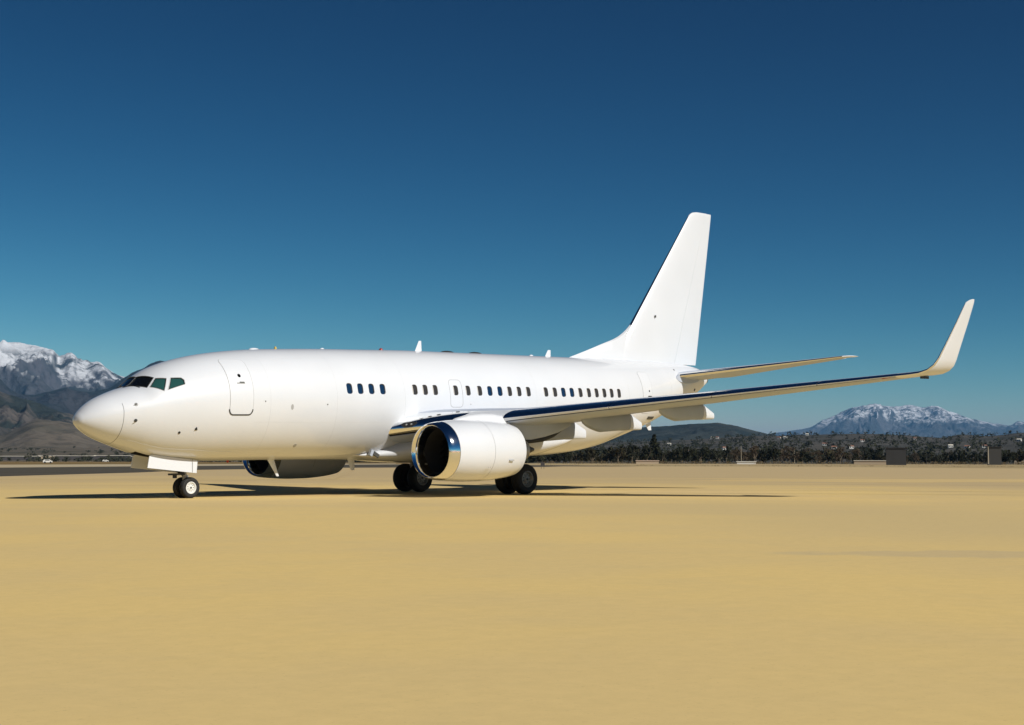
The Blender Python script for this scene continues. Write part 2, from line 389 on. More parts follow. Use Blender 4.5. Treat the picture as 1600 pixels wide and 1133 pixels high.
# windscreen wipers
for s in (-1, 1):
    g = G(); g.tube([onskin(p, .02) for p in [(1.70, s*.12, 3.83), (1.93, s*.30, 3.90), (1.97, s*.72, 3.84)]], [.012, .010, .008], 6)
    g.build('windscreen_wiper', BLACK, plane)
# radome joint, nose seam lines
def hoop(x, a0, a1, n=60):
    L = []
    for k in range(n+1):
        t = math.radians(a0+(a1-a0)*k/n); zc = float(fZ(x)); c = math.cos(t); h = float(fT(x)-zc if c > 0 else zc-fB(x))
        L.append((x, -float(fW(x))*math.sin(t), zc+h*c))
    return L
ribbon('radome_joint', hoop(1.2, 62, 298), .012, .002, DSEAM, plane)
ribbon('belly_seam', [(1.25, -.607, 2.241), (1.731, -.74, 2.135), (2.591, -.84, 1.923), (3.693, -.971, 1.845), (5.182, -.958, 1.76)], .016, .003, WHITE2, plane)
# skin joints
for x, a0, a1 in ((6.15, 8, 150), (8.95, 8, 150), (12.05, 8, 118), (18.9, 8, 100), (24.75, 8, 150), (28.3, 8, 150)):
    ribbon('skin_joint', hoop(x, a0, a1, 40), .012, .0015, LAP, plane)
for th_, x0_, x1_ in ((38, 5.6, 25.5), (112, 5.6, 11.4)):
    ribbon('lap_joint', [hoop(x, th_, th_, 1)[0] for x in np.arange(x0_, x1_, .5)], .010, .0015, LAP, plane)
# doors
def door(name, x0, x1, z0, z1, r, lean, porthole, sill):
    out = [side(a, b) for a, b in rrect(x0, x1, z0, z1, r, 6, lean)]
    d = patch(name, out, .008, WHITE2, plane, 8, skirt=.014)
    ribbon('door_seam', out+[out[0]], .030, .004, SEAM, d)
    if sill:
        b = [side(a, z) for a, z in [(x0-.010, z0+.17), (x0-.002, z0+.11), (x0+.03, z0+.05), (x0+.07, z0+.01), (x0+.13, z0-.008), (x1-.13, z0-.008), (x1-.07, z0+.01), (x1-.03, z0+.05), (x1+.002, z0+.11), (x1+.010, z0+.17)]]
        ribbon('door_sill', b, .045, .011, DSEAM, d)
    if porthole:
        px, pz, rr = porthole
        patch('porthole', [side(px+rr*math.cos(t), pz+rr*math.sin(t)) for t in [k*math.pi/6 for k in range(12)]], .012, GLASS_BLK, d, 2, skirt=.006)
    return d
d1 = door('entry_door', 4.58, 5.44, 2.96, 4.77, .13, .07, (5.06, 4.22, .058), True)
hb = patch('door_handle', [side(a, b) for a, b in rrect(4.90, 5.20, 3.945, 3.995, .022)], .014, SEAM, d1, 2, skirt=.01)
patch('handle_recess', [side(a, b) for a, b in rrect(5.0, 5.19, 3.975, 4.02, .02)], .016, DSEAM, d1, 2, skirt=.01)
d2 = door('service_door', 25.85, 26.58, 3.05, 4.80, .12, -.06, (26.32, 3.99, .045), False)
patch('door_handle', [side(a, b) for a, b in rrect(26.22, 26.52, 3.70, 3.79, .035)], .014, DSEAM, d2, 2, skirt=.01)
ex = [side(a, b) for a, b in rrect(14.27, 14.90, 3.24, 4.25, .14, 6)]
xo = ribbon('overwing_exit', ex+[ex[0]], .016, .003, SEAM, plane)
# probes, ports, lights on the skin
def dot(name, x, z, r, m, off=.012, rz=None):
    rz = rz or r
    return patch(name, [side(x+r*math.cos(t), z+rz*math.sin(t)) for t in [k*math.pi/6 for k in range(12)]], off, m, plane, 2, skirt=.014)
for x, z in ((1.562, 3.281), (1.544, 2.786)):
    o = dot('probe_base', x, z, .05, SEAM if z > 3 else DSEAM)
    p = side(x, z); n = fnorm(p)
    G().tube([p, p+n*.05, p+n*.06+np.array([-.05, 0, 0])], [.018, .014, .006], 8).build('probe', DSTEEL, o)
dot('static_port', 2.97, 2.398, .04, BLACK); dot('vane_base', 3.493, 2.514, .03, DSEAM)
pv = side(3.493, 2.50); G().add([pv+np.array([-.05, -.01, -.03]), pv+np.array([.06, -.01, -.03]), pv+np.array([.01, -.06, .07]), pv+np.array([.01, .02, .05])], [(0, 1, 2), (0, 2, 3), (1, 3, 2), (0, 3, 1)]).build('airflow_vane', BLACK, plane, smooth=False)
dot('vent_port', 5.933, 3.394, .02, DSEAM); dot('pressure_port', 7.03, 3.211, .055, SEAM, .004, .095); dot('drain_port', 8.517, 3.305, .022, DSEAM)
dot('belly_port', 7.617, 1.93, .06, SEAM, .006); dot('service_port', 15.3, 3.35, .018, SEAM); dot('vent_port', 25.75, 2.62, .03, DSEAM)
patch('outflow_vent', [side(a, b) for a, b in rrect(26.65, 27.35, 2.80, 2.92, .04)], .010, DSEAM, plane, 2)
# antennas and beacons on top and below
def blade(name, x, z, ch, tip, hgt, lean, th, m, y=0.):
    g = G()
    def sec(xx, zz, c, t): return [(xx+c*.0, y, zz), (xx+c*.3, y+t, zz), (xx+c*.7, y+t*.8, zz), (xx+c, y, zz), (xx+c*.7, y-t*.8, zz), (xx+c*.3, y-t, zz)]
    g.loft([sec(x, z, ch, th), sec(x+lean*.5, z+hgt*.5, ch*.5+tip*.5, th*.8), sec(x+lean, z+hgt, tip, th*.4)])
    return g.build(name, m, plane)
blade('top_antenna', 14.22, float(fT(14.3))-.03, .36, .12, .42, .22, .025, WHITE2)
blade('top_antenna', 21.4, float(fT(21.5))-.03, .36, .16, .30, .20, .025, WHITE2)
blade('belly_antenna', 7.35, float(fB(7.5))+.05, .30, .10, -.62, .42, .03, WHITE2)
blade('drain_mast', 10.9, float(fB(11))+.03, .35, .16, -.42, .18, .04, WHITE2)
blade('belly_antenna', 27.7, float(fB(27.8))+.1, .5, .2, -.42, .35, .03, WHITE2)
def dome(name, x, r, hgt, m, below=False, ln=1.):
    zb = float(fB(x) if below else fT(x)); s = -1 if below else 1; g = G()
    rings = [[(x+ln*r*math.cos(a)*math.cos(t), r*math.cos(a)*math.sin(t), zb-s*.02+s*hgt*math.sin(a)) for t in [2*math.pi*k/16 for k in range(16)]] for a in [math.radians(q) for q in (0, 25, 50, 70, 85)]]
    g.loft(rings); return g.build(name, m, plane)
dome('satellite_dome', 6.85, .10, .07, WHITE2, ln=2.2); dome('beacon_base', 7.75, .05, .11, YEL); dome('antenna_bump', 9.8, .06, .06, WHITE2, ln=1.6)
dome('beacon', 12.55, .08, .09, RED); dome('low_antenna', 15.9, .16, .08, DSTEEL, ln=2.2); dome('low_antenna', 17.4, .16, .08, DSTEEL, ln=2.2); dome('antenna_bump', 20.6, .06, .07, WHITE2, ln=2)
dome('belly_beacon', 5.75, .05, .10, RED, True)
# tailcone exhaust
G().tube([(31.95, 0, 4.625), (32.22, 0, 4.64)], [.235, .20], 24).build('exhaust_pipe', DSTEEL, plane)

# ---- wing-to-body fairing
FS = []
tabz = pchip([(10.6, 1.50), (11.2, 1.42), (11.8, 1.34), (12.6, 1.27), (14, 1.22), (17.5, 1.22), (19, 1.30), (20.5, 1.6), (21.6, 2.0)])
tabt = pchip([(10.6, 1.62), (11.2, 1.70), (11.8, 1.86), (12.3, 2.10), (12.9, 2.45), (15, 2.72), (18, 2.68), (19.5, 2.55), (20.6, 2.3), (21.6, 2.05)])
tabw = pchip([(10.6, .70), (11.2, .98), (11.8, 1.32), (12.3, 1.66), (12.9, 1.93), (15, 2.08), (18, 2.06), (19.5, 1.95), (20.6, 1.78), (21.6, 1.45)])
for x in np.arange(10.6, 21.61, .2):
    zt, zb, w = float(tabt(x)), float(tabz(x)), float(tabw(x)); r = []
    for k in range(48):
        t = 2*math.pi*k/48; c, s = math.cos(t), math.sin(t); e = .62
        r.append((x, w*math.copysign(abs(c)**e, c), (zt+zb)/2+(zt-zb)/2*math.copysign(abs(s)**(.8 if s < 0 else 1), s)))
    FS.append(r)
G().loft(FS).build('wing_fairing', WHITE, plane)
patch_ = G().box((11.32, -1.10, 1.56), (.26, .06, .13), Matrix.Rotation(.5, 3, 'Y')).build('air_inlet', DSEAM, plane, smooth=False)
G().box((11.12, -1.06, 1.62), (.12, .12, .22), Matrix.Rotation(.45, 3, 'Y')).build('inlet_scoop', FAIR, plane, smooth=False)
# ---- wings
N_AF = 28
def airfoil(tc, camber=.015):
    up, lo = [], []
    for i in range(N_AF+1):
        x = (1-math.cos(math.pi*i/N_AF))/2
        yt = 5*tc*(.2969*math.sqrt(x)-.126*x-.3516*x*x+.2843*x**3-.1036*x**4)
        yc = camber*(1-(2*x-1)**2)
        up.append((x, yc+yt)); lo.append((x, yc-yt))
    return up, lo
def section(st, sg):
    y, xl, zl, ch, tc, tw, cant = st; t = math.radians(tw); ca = math.radians(cant)
    upv = np.array([0, -sg*math.sin(ca), math.cos(ca)])
    def P(c):
        a, b = c; xx = a*math.cos(t)+b*math.sin(t); zz = -a*math.sin(t)+b*math.cos(t)
        return np.array([xl, sg*y, zl])+np.array([ch*xx, 0, 0])+upv*ch*zz
    u, l = airfoil(tc); return [P(q) for q in u], [P(q) for q in l]
def strip(secs, sel, cap=True, thick=None):
    """Loft part of every section: sel(up, lo) -> list of points."""
    return G().loft([sel(u, l) for u, l in secs], closed=True, cap=cap)
def at_x(line, f):                                            # interpolate a surface line at chord fraction f
    xsn = [(1-math.cos(math.pi*i/N_AF))/2 for i in range(N_AF+1)]
    k = max(i for i in range(N_AF) if xsn[i] <= f+1e-9); t = (f-xsn[k])/(xsn[k+1]-xsn[k]); return line[k]*(1-t)+line[k+1]*t
def cut_line(line, a, b):
    xsn = [(1-math.cos(math.pi*i/N_AF))/2 for i in range(N_AF+1)]
    P = [at_x(line, a)]+[line[i] for i in range(N_AF+1) if a+1e-6 < xsn[i] < b-1e-6]
    P.append(line[-1] if b >= 1 else at_x(line, b)); return P
WST = [(1.4, 11.37, 2.42, 7.83, .16, 0., 0), (1.95, 11.73, 2.48, 7.52, .155, 0., 3), (3.3, 12.62, 2.62, 6.63, .14, 0., 6), (4.83, 13.62, 2.752, 5.70, .115, -.1, 6),
       (5.9, 14.27, 2.865, 5.10, .11, -.2, 6), (9., 16.17, 3.19, 4.10, .105, -.3, 6), (13., 18.62, 3.61, 2.86, .10, -.4, 6), (16.4, 20.70, 3.967, 1.78, .10, -.5, 6)]
WLT = [(16.4, 20.70, 3.967, 1.78, .10, -.5, 6), (16.75, 20.92, 4.005, 1.72, .10, -.3, 8), (17.02, 21.10, 4.05, 1.64, .095, 0, 18), (17.24, 21.27, 4.15, 1.53, .09, 0, 36), (17.39, 21.42, 4.31, 1.42, .085, 0, 56),
       (17.47, 21.58, 4.52, 1.30, .08, 0, 70), (17.58, 21.90, 5.0, 1.10, .075, 0, 77), (17.75, 22.35, 5.72, .84, .075, 0, 79), (17.90, 22.71, 6.36, .62, .07, 0, 79), (17.915, 22.78, 6.43, .56, .06, 0, 79), (17.925, 22.98, 6.50, .37, .05, 0, 79), (17.93, 23.20, 6.545, .15, .03, 0, 79)]
def lerp_st(ST, y):
    for a, b in zip(ST, ST[1:]):
        if a[0] <= y <= b[0]:
            t = (y-a[0])/(b[0]-a[0]); return tuple(p+(q-p)*t for p, q in zip(a, b))
def span(ST, y0, y1, n):
    ys = sorted(set([y0, y1]+[s[0] for s in ST if y0 < s[0] < y1]+[y0+(y1-y0)*k/n for k in range(n+1)]))
    return [lerp_st(ST, y) for y in ys]
for sg in (-1, 1):
    wing = empty('wing'); wing.parent = plane
    S = [section(s, sg) for s in span(WST, 1.4, 16.4, 14)]
    up0, lo0, fl = .135, .012, .72
    # main box between leading-edge slat and flaps
    strip(S, lambda u, l: cut_line(u, up0, fl)+cut_line(l, lo0+.012, fl)[::-1]).build('wing_panel', GREY, wing)
    # slats / leading edge in bright metal
    s2 = [section(s, sg) for s in span(WST, 1.4, 3.75, 4)]
    strip(s2, lambda u, l: cut_line(u, 0, up0-.004)[::-1]+cut_line(l, 0, lo0)[1:]).build('leading_edge_flap', CHROME, wing)
    for a, b in ((5.05, 8.2), (8.23, 11.2), (11.23, 14.2), (14.23, 16.4)):
        s2 = [section(s, sg) for s in span(WST, a, b, 4)]
        sl_ = strip(s2, lambda u, l: cut_line(u, 0, up0-.004)+[at_x(u, up0-.004)*.5+at_x(l, lo0)*.5+np.array([-.01, 0, 0])]).build('leading_edge_slat', CHROME, wing)
        strip(s2, lambda u, l: cut_line(l, 0, lo0)+[at_x(u, up0-.004)*.5+at_x(l, lo0)*.5+np.array([-.01, 0, -.01])]).build('slat_underside', WHITE2, wing)
    s2 = [section(s, sg) for s in span(WST, 3.75, 5.05, 3)]
    strip(s2, lambda u, l: cut_line(u, 0, up0-.004)[::-1]+cut_line(l, 0, lo0)[1:]).build('leading_edge_fairing', WHITE2, wing)
    strip(S, lambda u, l: [at_x(u, up0)*.5+at_x(l, lo0+.012)*.5+np.array([-.05, 0, 0]), at_x(u, up0)*.5+at_x(l, lo0+.012)*.5+np.array([.05, 0, .01]), at_x(l, lo0+.012)+np.array([0.02, 0, .02]), at_x(l, lo0)+np.array([-.01, 0, .012])]).build('slat_gap', BLACK, wing)
    # trailing edge: inboard flap, outboard flap, aileron
    for nm_, a, b in (('flap', 2.0, 5.35), ('flap', 5.38, 12.1), ('aileron', 12.13, 16.0)):
        s2 = [section(s, sg) for s in span(WST, a, b, 6)]
        strip(s2, lambda u, l: cut_line(u, fl+.006, 1)+cut_line(l, fl+.006, 1)[::-1][1:]).build(nm_, GREY, wing)
    s2 = [section(s, sg) for s in span(WST, 16.03, 16.4, 2)]
    strip(s2, lambda u, l: cut_line(u, fl+.006, 1)+cut_line(l, fl+.006, 1)[::-1][1:]).build('wing_tip_panel', GREY, wing)
    # upturned wingtip
    s3 = [section(s, sg) for s in WLT]
    strip(s3, lambda u, l: cut_line(u, .10, 1)+cut_line(l, .06, 1)[::-1][1:]).build('winglet', WHITE, wing)
    strip(s3[:-2], lambda u, l: cut_line(u, 0, .098)[::-1]+cut_line(l, 0, .058)[1:]).build('winglet_leading_edge', CHROME, wing)
    le = lerp_st(WST, 16.15); G().tube([(le[1]-.02, sg*16.0, le[2]-.02), (le[1]+.12, sg*16.25, le[2]+.0)], [.05, .03], 8).build('navigation_light', RED if sg < 0 else BLUEP, wing)
    G().box((22.0, sg*16.75, 3.93), (.5, .05, .09)).build('static_fitting', DSTEEL, wing, smooth=False)
    # flap track fairings: fixed front, moving tail
    for yy, f0, lng, dep in ((3.35, .50, 4.0, .62), (6.0, .48, 3.75, .56), (8.75, .42, 3.35, .50)):
        st = lerp_st(WST, yy); ste = st[1]+st[3]; zl = st[2]
        xa = st[1]+st[3]*f0; xe = ste+.70; xm = ste-.06
        def fr(x):
            t = (x-xa)/(xe-xa)
            u_ = (x-st[1])/st[3]
            zt = float(np.interp(u_, [0, .3, .7, 1.0, 1.3], [zl, zl-.03*st[3], zl-.012*st[3], zl+.01, zl-.10]))
            d = dep*min(1, math.sqrt(max(0, t)*3.2)); zref = zl+.01
            w = .20*min(1, math.sqrt(max(0, t)*4)+.02)*(1 if t < .8 else 1-.45*(t-.8)/.2)
            zt2 = zt+.08 if x < ste else zref+.06-(x-ste)*.46
            zb = (zt-d) if x < ste-.4 else zref-.02-dep+.02*(x-ste)
            zc_ = (zt2+zb)/2; hh = max(.02, (zt2-zb)/2)
            r = []
            for k in range(20):
                a = 2*math.pi*k/20; r.append((x, sg*yy+w*math.copysign(abs(math.cos(a))**.6, math.cos(a)), zc_+hh*math.copysign(abs(math.sin(a))**.75, math.sin(a))))
            return r
        fa = G().loft([fr(x) for x in np.linspace(xa, xm-.01, 18)]).build('flap_track_fairing', FAIR, wing)
        G().loft([fr(x) for x in np.linspace(xm+.01, xe, 8)]).build('fairing_tail', WHITE2, wing)  # tail coloured white for sun, front greyed for the wing's shade
# ---- engines
EY, EZ = 4.83, 1.66
def ering(x, ry, rzu, rzd, sg, n=56, cz=EZ, e=1.0):
    R_ = []
    for k in range(n):
        t = 2*math.pi*k/n; c, s = math.cos(t), math.sin(t)
        R_.append((x, sg*EY+ry*math.copysign(abs(c)**e, c), cz+(rzu*s if s > 0 else rzd*math.copysign(abs(s)**.93, s))))
    return R_
for sg in (-1, 1):
    eng = empty('engine'); eng.parent = plane
    lip = [(10.95, .775, .775, .75), (10.72, .80, .80, .77), (10.58, .84, .835, .80), (10.50, .885, .875, .835), (10.475, .92, .905, .86), (10.49, .955, .935, .885), (10.55, .992, .965, .91), (10.68, 1.03, .995, .94), (10.86, 1.06, 1.02, .96)]
    G().loft([ering(x, a, b, c_, sg) for x, a, b, c_ in lip], cap=False).build('inlet_lip', CHROME, eng)
    G().loft([ering(10.862, 1.061, 1.021, .961, sg), ering(10.875, 1.0595, 1.0195, .9595, sg)], cap=False).build('lip_joint', DSEAM, eng)
    cw = pchip([(10.876, 1.062), (11.4, 1.11), (12.0, 1.135), (12.7, 1.13), (13.3, 1.09), (13.8, 1.025), (14.15, .955)])
    ch_ = pchip([(10.876, 1.022), (11.4, 1.06), (12.0, 1.08), (12.7, 1.075), (13.3, 1.04), (13.8, .985), (14.15, .92)])
    cb = pchip([(10.876, .962), (11.4, 1.005), (12.0, 1.035), (12.7, 1.04), (13.3, 1.01), (13.8, .965), (14.15, .91)])
    xs_ = np.linspace(10.876, 12.44, 14); G().loft([ering(x, float(cw(x)), float(ch_(x)), float(cb(x)), sg) for x in xs_], cap=False).build('fan_cowl', WHITE, eng)
    xs_ = np.linspace(12.452, 14.15, 16); G().loft([ering(x, float(cw(x)), float(ch_(x)), float(cb(x)), sg) for x in xs_]+[ering(14.14, .90, .87, .86, sg), ering(13.5, .85, .82, .82, sg)], cap=False).build('thrust_reverser_sleeve', WHITE, eng)
    G().loft([ering(12.438, float(cw(12.44))-.006, float(ch_(12.44))-.006, float(cb(12.44))-.006, sg), ering(12.454, float(cw(12.45))-.006, float(ch_(12.45))-.006, float(cb(12.45))-.006, sg)], cap=False).build('cowl_joint', SEAM, eng)
    G().loft([ering(10.94, .777, .777, .752, sg), ering(11.5, .775, .775, .775, sg), ering(11.9, .775, .775, .775, sg)], cap=False).build('inlet_duct', DUCT, eng)
    G().loft([ering(11.86, .775, .775, .775, sg), ering(11.861, .02, .02, .02, sg)]).build('fan_backplate', BLACK, eng)
    for k in range(24):
        t0 = 2*math.pi*k/24; V = []
        for r_ in (.22, .40, .58, .765):
            tw = .25+.6*r_; 
            for dx, dt in ((-.10, -.055/r_*.9), (.12, .055/r_*.9)):
                t = t0+dt; V.append((11.72+dx*(1-tw*.3), sg*EY+r_*math.cos(t), EZ+r_*math.sin(t)))
        fb = G().add(V, [(0, 1, 3, 2), (2, 3, 5, 4), (4, 5, 7, 6)]).build('fan_blade', BLADE, eng, auto=None)
    G().loft([ering(x, r_, r_, r_, sg, 24) for x, r_ in ((11.30, .01), (11.36, .09), (11.46, .17), (11.6, .23), (11.75, .255), (11.85, .255))]).build('spinner', BLADE, eng)
    # core cowl, nozzle and plug
    G().loft([ering(x, r_, r_, r_, sg, 40) for x, r_ in ((13.4, .66), (14.1, .58), (14.6, .47), (14.95, .37))]+[ering(14.94, .35, .35, .35, sg, 40), ering(14.6, .34, .34, .34, sg, 40)]).build('core_nozzle', STEEL, eng)
    G().loft([ering(x, r_, r_, r_, sg, 28) for x, r_ in ((14.5, .25), (14.9, .22), (15.25, .14), (15.5, .06), (15.55, .01))]).build('exhaust_plug', DSTEEL, eng)
    G().box((13.3, sg*(EY+1.07), EZ-.34), (.22, .02, .05)).build('cowl_latch', SEAM, eng, smooth=False)
    for dx in (0, .09): G().box((12.2+dx, sg*(EY+1.03), EZ-.55), (.035, .012, .03)).build('cowl_latch', SEAM, eng, smooth=False)
    G().add([(11.3, sg*(EY-1.0), EZ+.45), (12.3, sg*(EY-1.05), EZ+.48), (12.3, sg*(EY-1.30), EZ+.72), (11.75, sg*(EY-1.18), EZ+.6)], [(0, 1, 2, 3)]).build('nacelle_strake', WHITE2, eng, smooth=False)
    # pylon: hump over the nacelle, fairing under the wing, dark heat shield behind
    py = []
    for x, w, zt, zb in ((11.35, .04, 2.64, 2.5), (11.7, .16, 2.79, 2.4), (12.2, .25, 2.90, 2.3), (12.8, .30, 2.955, 2.2), (13.3, .30, 2.955, 2.1), (13.75, .28, 2.90, 2.1), (14.1, .26, 2.80, 2.1)):
        py.append([(x, sg*EY+w*math.copysign(abs(math.cos(a))**.7, math.cos(a)), (zt+zb)/2+(zt-zb)/2*math.sin(a)) for a in [2*math.pi*k/24 for k in range(24)]])
    G().loft(py).build('pylon_hump', WHITE, eng)
    py = []
    for x, w, zt, zb in ((13.6, .24, 2.70, 2.0), (14.4, .24, 2.72, 1.98), (15.2, .23, 2.72, 1.97), (16.0, .19, 2.70, 2.08), (16.8, .12, 2.68, 2.26), (17.5, .03, 2.66, 2.5)):
        py.append([(x, sg*EY+w*math.copysign(abs(math.cos(a))**.5, math.cos(a)), (zt+zb)/2+(zt-zb)/2*math.copysign(abs(math.sin(a))**.5, math.sin(a))) for a in [2*math.pi*k/24 for k in range(24)]])
    G().loft(py).build('pylon', GREY, eng)
    py = []
    for x, w, zt, zb in ((14.1, .22, 2.06, 1.90), (15.2, .21, 2.02, 1.88), (15.9, .17, 2.12, 1.93), (16.5, .11, 2.24, 2.08), (17.0, .03, 2.38, 2.30)):
        py.append([(x, sg*EY+w*math.copysign(abs(math.cos(a))**.5, math.cos(a)), (zt+zb)/2+(zt-zb)/2*math.copysign(abs(math.sin(a))**.5, math.sin(a))) for a in [2*math.pi*k/24 for k in range(24)]])
    G().loft(py).build('heat_shield', HOT, eng)
# inboard landing lights in the wing roots: a dark bay with two lamps behind it
for sg in (-1, 1):
    P = []
    for k in range(24):
        a = 2*math.pi*k/24; yy = 2.20+.24*math.cos(a); u, l = section(lerp_st(WST, yy), sg)
        h = .062*math.sin(a)
        q = at_x(u, max(0., .007+.008*math.sin(a)))
        P.append((q, h))
    front = [(q[0]-.03, q[1], q[2]+.0) for q, h in P]; back = [(q[0]+.18, q[1], q[2]) for q, h in P]
    ll = G().loft([front, back]).build('landing_light_bay', BLACK, plane)
    for yy in (2.13, 2.28):
        u, l = section(lerp_st(WST, yy), sg); q = at_x(u, .004)
        G().tube([(q[0]-.05, q[1], q[2]), (q[0]+.05, q[1], q[2])], [.035, .035], 12).build('lamp', STEEL, ll)

# ---- tail fin
def thick(tc, f):
    return 5*tc*(.2969*math.sqrt(f)-.126*f-.3516*f*f+.2843*f**3-.1036*f**4)
FR = [i/16 for i in range(17)]; CF = [(1-math.cos(math.pi*f))/2 for f in FR]
def finsec(z, xl, xt, tc, a=0., b=1.):
    fs = [a+(b-a)*f for f in CF]
    L = [(xl+(xt-xl)*f, -(xt-xl)*thick(tc, f), z) for f in fs]; Rr = [(xl+(xt-xl)*f, (xt-xl)*thick(tc, f), z) for f in fs]
    return L+Rr[::-1]
def LEf(z): return 25.46+(z-5.2)*.832
def TEf(z): return 31.53+(z-5.2)*.2
zz = [4.9, 5.6, 6.3, 7, 8, 9, 10, 11, 11.8, 12.1]
fin = G().loft([finsec(z, LEf(z), TEf(z), .10, .009, .70) for z in zz]+[finsec(12.22, LEf(12.22)+.03, TEf(12.22), .095, .014, .70), finsec(12.30, LEf(12.3)+.12, TEf(12.3), .085, .02, .70), finsec(12.345, LEf(12.34)+.32, TEf(12.34), .04, .05, .70)]).build('tail_fin', WHITE, plane)
G().loft([finsec(z, LEf(z), TEf(z), .10, 0, .0088) for z in zz[2:]]).build('fin_leading_edge', CHROME, fin)
G().loft([finsec(z, LEf(z), TEf(z), .10, .7012, 1) for z in [5.27, 6, 7, 8, 9, 10, 11, 11.8, 12.1]]+[finsec(12.3, LEf(12.3)+.1, TEf(12.3)-.01, .085, .7012, 1), finsec(12.335, LEf(12.34)+.3, TEf(12.34)-.04, .04, .7012, 1)]).build('rudder', WHITE, plane)
dz = pchip([(22.9, 5.40), (24.0, 5.72), (25.0, 6.03), (25.92, 6.32), (26.4, 6.56), (26.84, 6.88), (27.4, 7.5)])
df = []
for x in np.linspace(22.9, 27.4, 30):
    zt = float(dz(x)); w = .02+.19*smooth01(22.9, 26.5, x)
    df.append([(x, -w-.05, 5.0), (x, -w*.8, (5.3+zt)/2-.02), (x, -w*.35, zt-.05), (x, 0, zt), (x, w*.35, zt-.05), (x, w*.8, (5.3+zt)/2-.02), (x, w+.05, 5.0)])
G().loft(df).build('dorsal_fin', WHITE, fin)
ft = [ (28.1, -.02, 7.1) ]
G().box((28.35, -.27, 7.35), (.07, .03, .10)).build('fin_vent', DSEAM, fin, smooth=False)
# ---- tailplane
for sg in (-1, 1):
    st_ = empty('tailplane'); st_.parent = plane
    ST = [(.35, 28.72, 4.66, 4.10, .10, 0, 6), (.9, 29.08, 4.72, 3.92, .10, 0, 6.3), (4., 31.0, 5.065, 2.35, .095, 0, 6.3), (6.95, 32.76, 5.39, .98, .09, 0, 6.3)]
    S = [section(s, sg) for s in span(ST, .35, 6.95, 8)]
    strip(S, lambda u, l: cut_line(u, .05, .70)+cut_line(l, .05, .70)[::-1]).build('tailplane_panel', GREY, st_)
    strip(S, lambda u, l: cut_line(u, 0, .048)[::-1]+cut_line(l, 0, .048)[1:]).build('tailplane_leading_edge', CHROME, st_)
    s2 = [section(s, sg) for s in span(ST, .95, 6.6, 6)]
    strip(s2, lambda u, l: cut_line(u, .706, 1)+cut_line(l, .706, 1)[::-1][1:]).build('elevator', GREY, st_)
    s3 = [section(s, sg) for s in [(6.95, 32.76, 5.39, .98, .09, 0, 6.3), (7.08, 32.9, 5.405, .86, .08, 0, 6.3), (7.17, 33.1, 5.415, .66, .06, 0, 6.3), (7.19, 33.3, 5.417, .42, .03, 0, 6.3)]]
    strip(s3, lambda u, l: u+l[::-1][1:-1]).build('tailplane_tip', WHITE2, st_)
    # seal plate on the tailcone
    r = []
    for k in range(20):
        a = 2*math.pi*k/20; r.append((29.75+.85*math.cos(a), sg*.82, 4.62+.23*math.sin(a)))
    G().loft([r, [(x, sg*1.0 if False else y+sg*.14, z) for x, y, z in r]]).build('tailplane_seal', GREY, st_)
dot('tailcone_port', 30.75, 4.13, .06, BLACK); dot('tailcone_port', 29.0, 4.98, .035, DSEAM)

# ---- nose gear (ground is at body height .275 here, .34 wheel radius)
ng = empty('nose_gear'); ng.parent = plane
NX, NZ = 4.118, .272
G().tube([(3.95, 0, 1.75), (4.05, 0, 1.0), (4.10, 0, NZ+.343)], [.085, .08, .06], 14).build('strut', STEEL, ng)
G().tube([(4.09, 0, 1.02), (4.09, 0, NZ+.5)], [.10, .10], 14).build('strut_collar', STEEL, ng)
G().tube([(NX, -.27, NZ+.343), (NX, .27, NZ+.343)], .045, 10).build('axle', STEEL, ng)
G().tube([(3.05, 0, 1.62), (4.02, 0, 1.02)], .045, 8).build('drag_brace', DSTEEL, ng)
G().tube([(4.12, 0, .95), (4.40, 0, .74)], .035, 8).tube([(4.40, 0, .74), (4.15, 0, NZ+.36)], .035, 8).build('torque_link', RIMW, ng)
G().box((3.75, 0, 1.06), (.5, .22, .06)).box((3.72, .05, .99), (.1, .1, .12)).build('taxi_light_bracket', DSTEEL, ng, smooth=False)
def wheel(px, py, pz, R_, W, rr, sgn, parent, rim, tn=48):
    h = W/2
    pr = [(-h*.80, rr), (-h*.93, rr+.25*(R_-rr)), (-h, rr+.52*(R_-rr)), (-h*.96, rr+.74*(R_-rr)), (-h*.80, rr+.90*(R_-rr)), (-h*.55, R_-.010), (-h*.40, R_), (-h*.36, R_-.012), (-h*.32, R_), (-h*.08, R_), (-h*.04, R_-.012), (h*.04, R_-.012), (h*.08, R_), (h*.32, R_), (h*.36, R_-.012), (h*.40, R_), (h*.55, R_-.010), (h*.80, rr+.90*(R_-rr)), (h*.96, rr+.74*(R_-rr)), (h, rr+.52*(R_-rr)), (h*.93, rr+.25*(R_-rr)), (h*.80, rr)]
    G().disc_loft((px, py, pz), pr, tn, close=True).build('tyre', TYRE, parent, auto=50)
    s = sgn
    G().disc_loft((px, py, pz), [(s*h*.74, rr+.005), (s*h*.86, rr+.012), (s*h*.88, rr-.012), (s*h*.70, rr*.84), (s*h*.50, rr*.74), (s*h*.55, rr*.45), (s*h*.70, rr*.36), (s*h*.72, rr*.20), (s*h*.72, .004)], 36).build('wheel_rim', rim, parent, auto=35)
    G().disc_loft((px, py, pz), [(s*h*.73, rr*.17), (s*h*.86, rr*.15), (s*h*.87, .003)], 16).build('hub_cap', DSTEEL, parent)
    for k in range(9):
        a = 2*math.pi*k/9; G().disc_loft((px+rr*.60*math.cos(a), py, pz+rr*.60*math.sin(a)), [(s*h*.50, rr*.075), (s*h*.58, rr*.075), (s*h*.585, .002)], 8).build('rim_bolt', DSTEEL, parent)
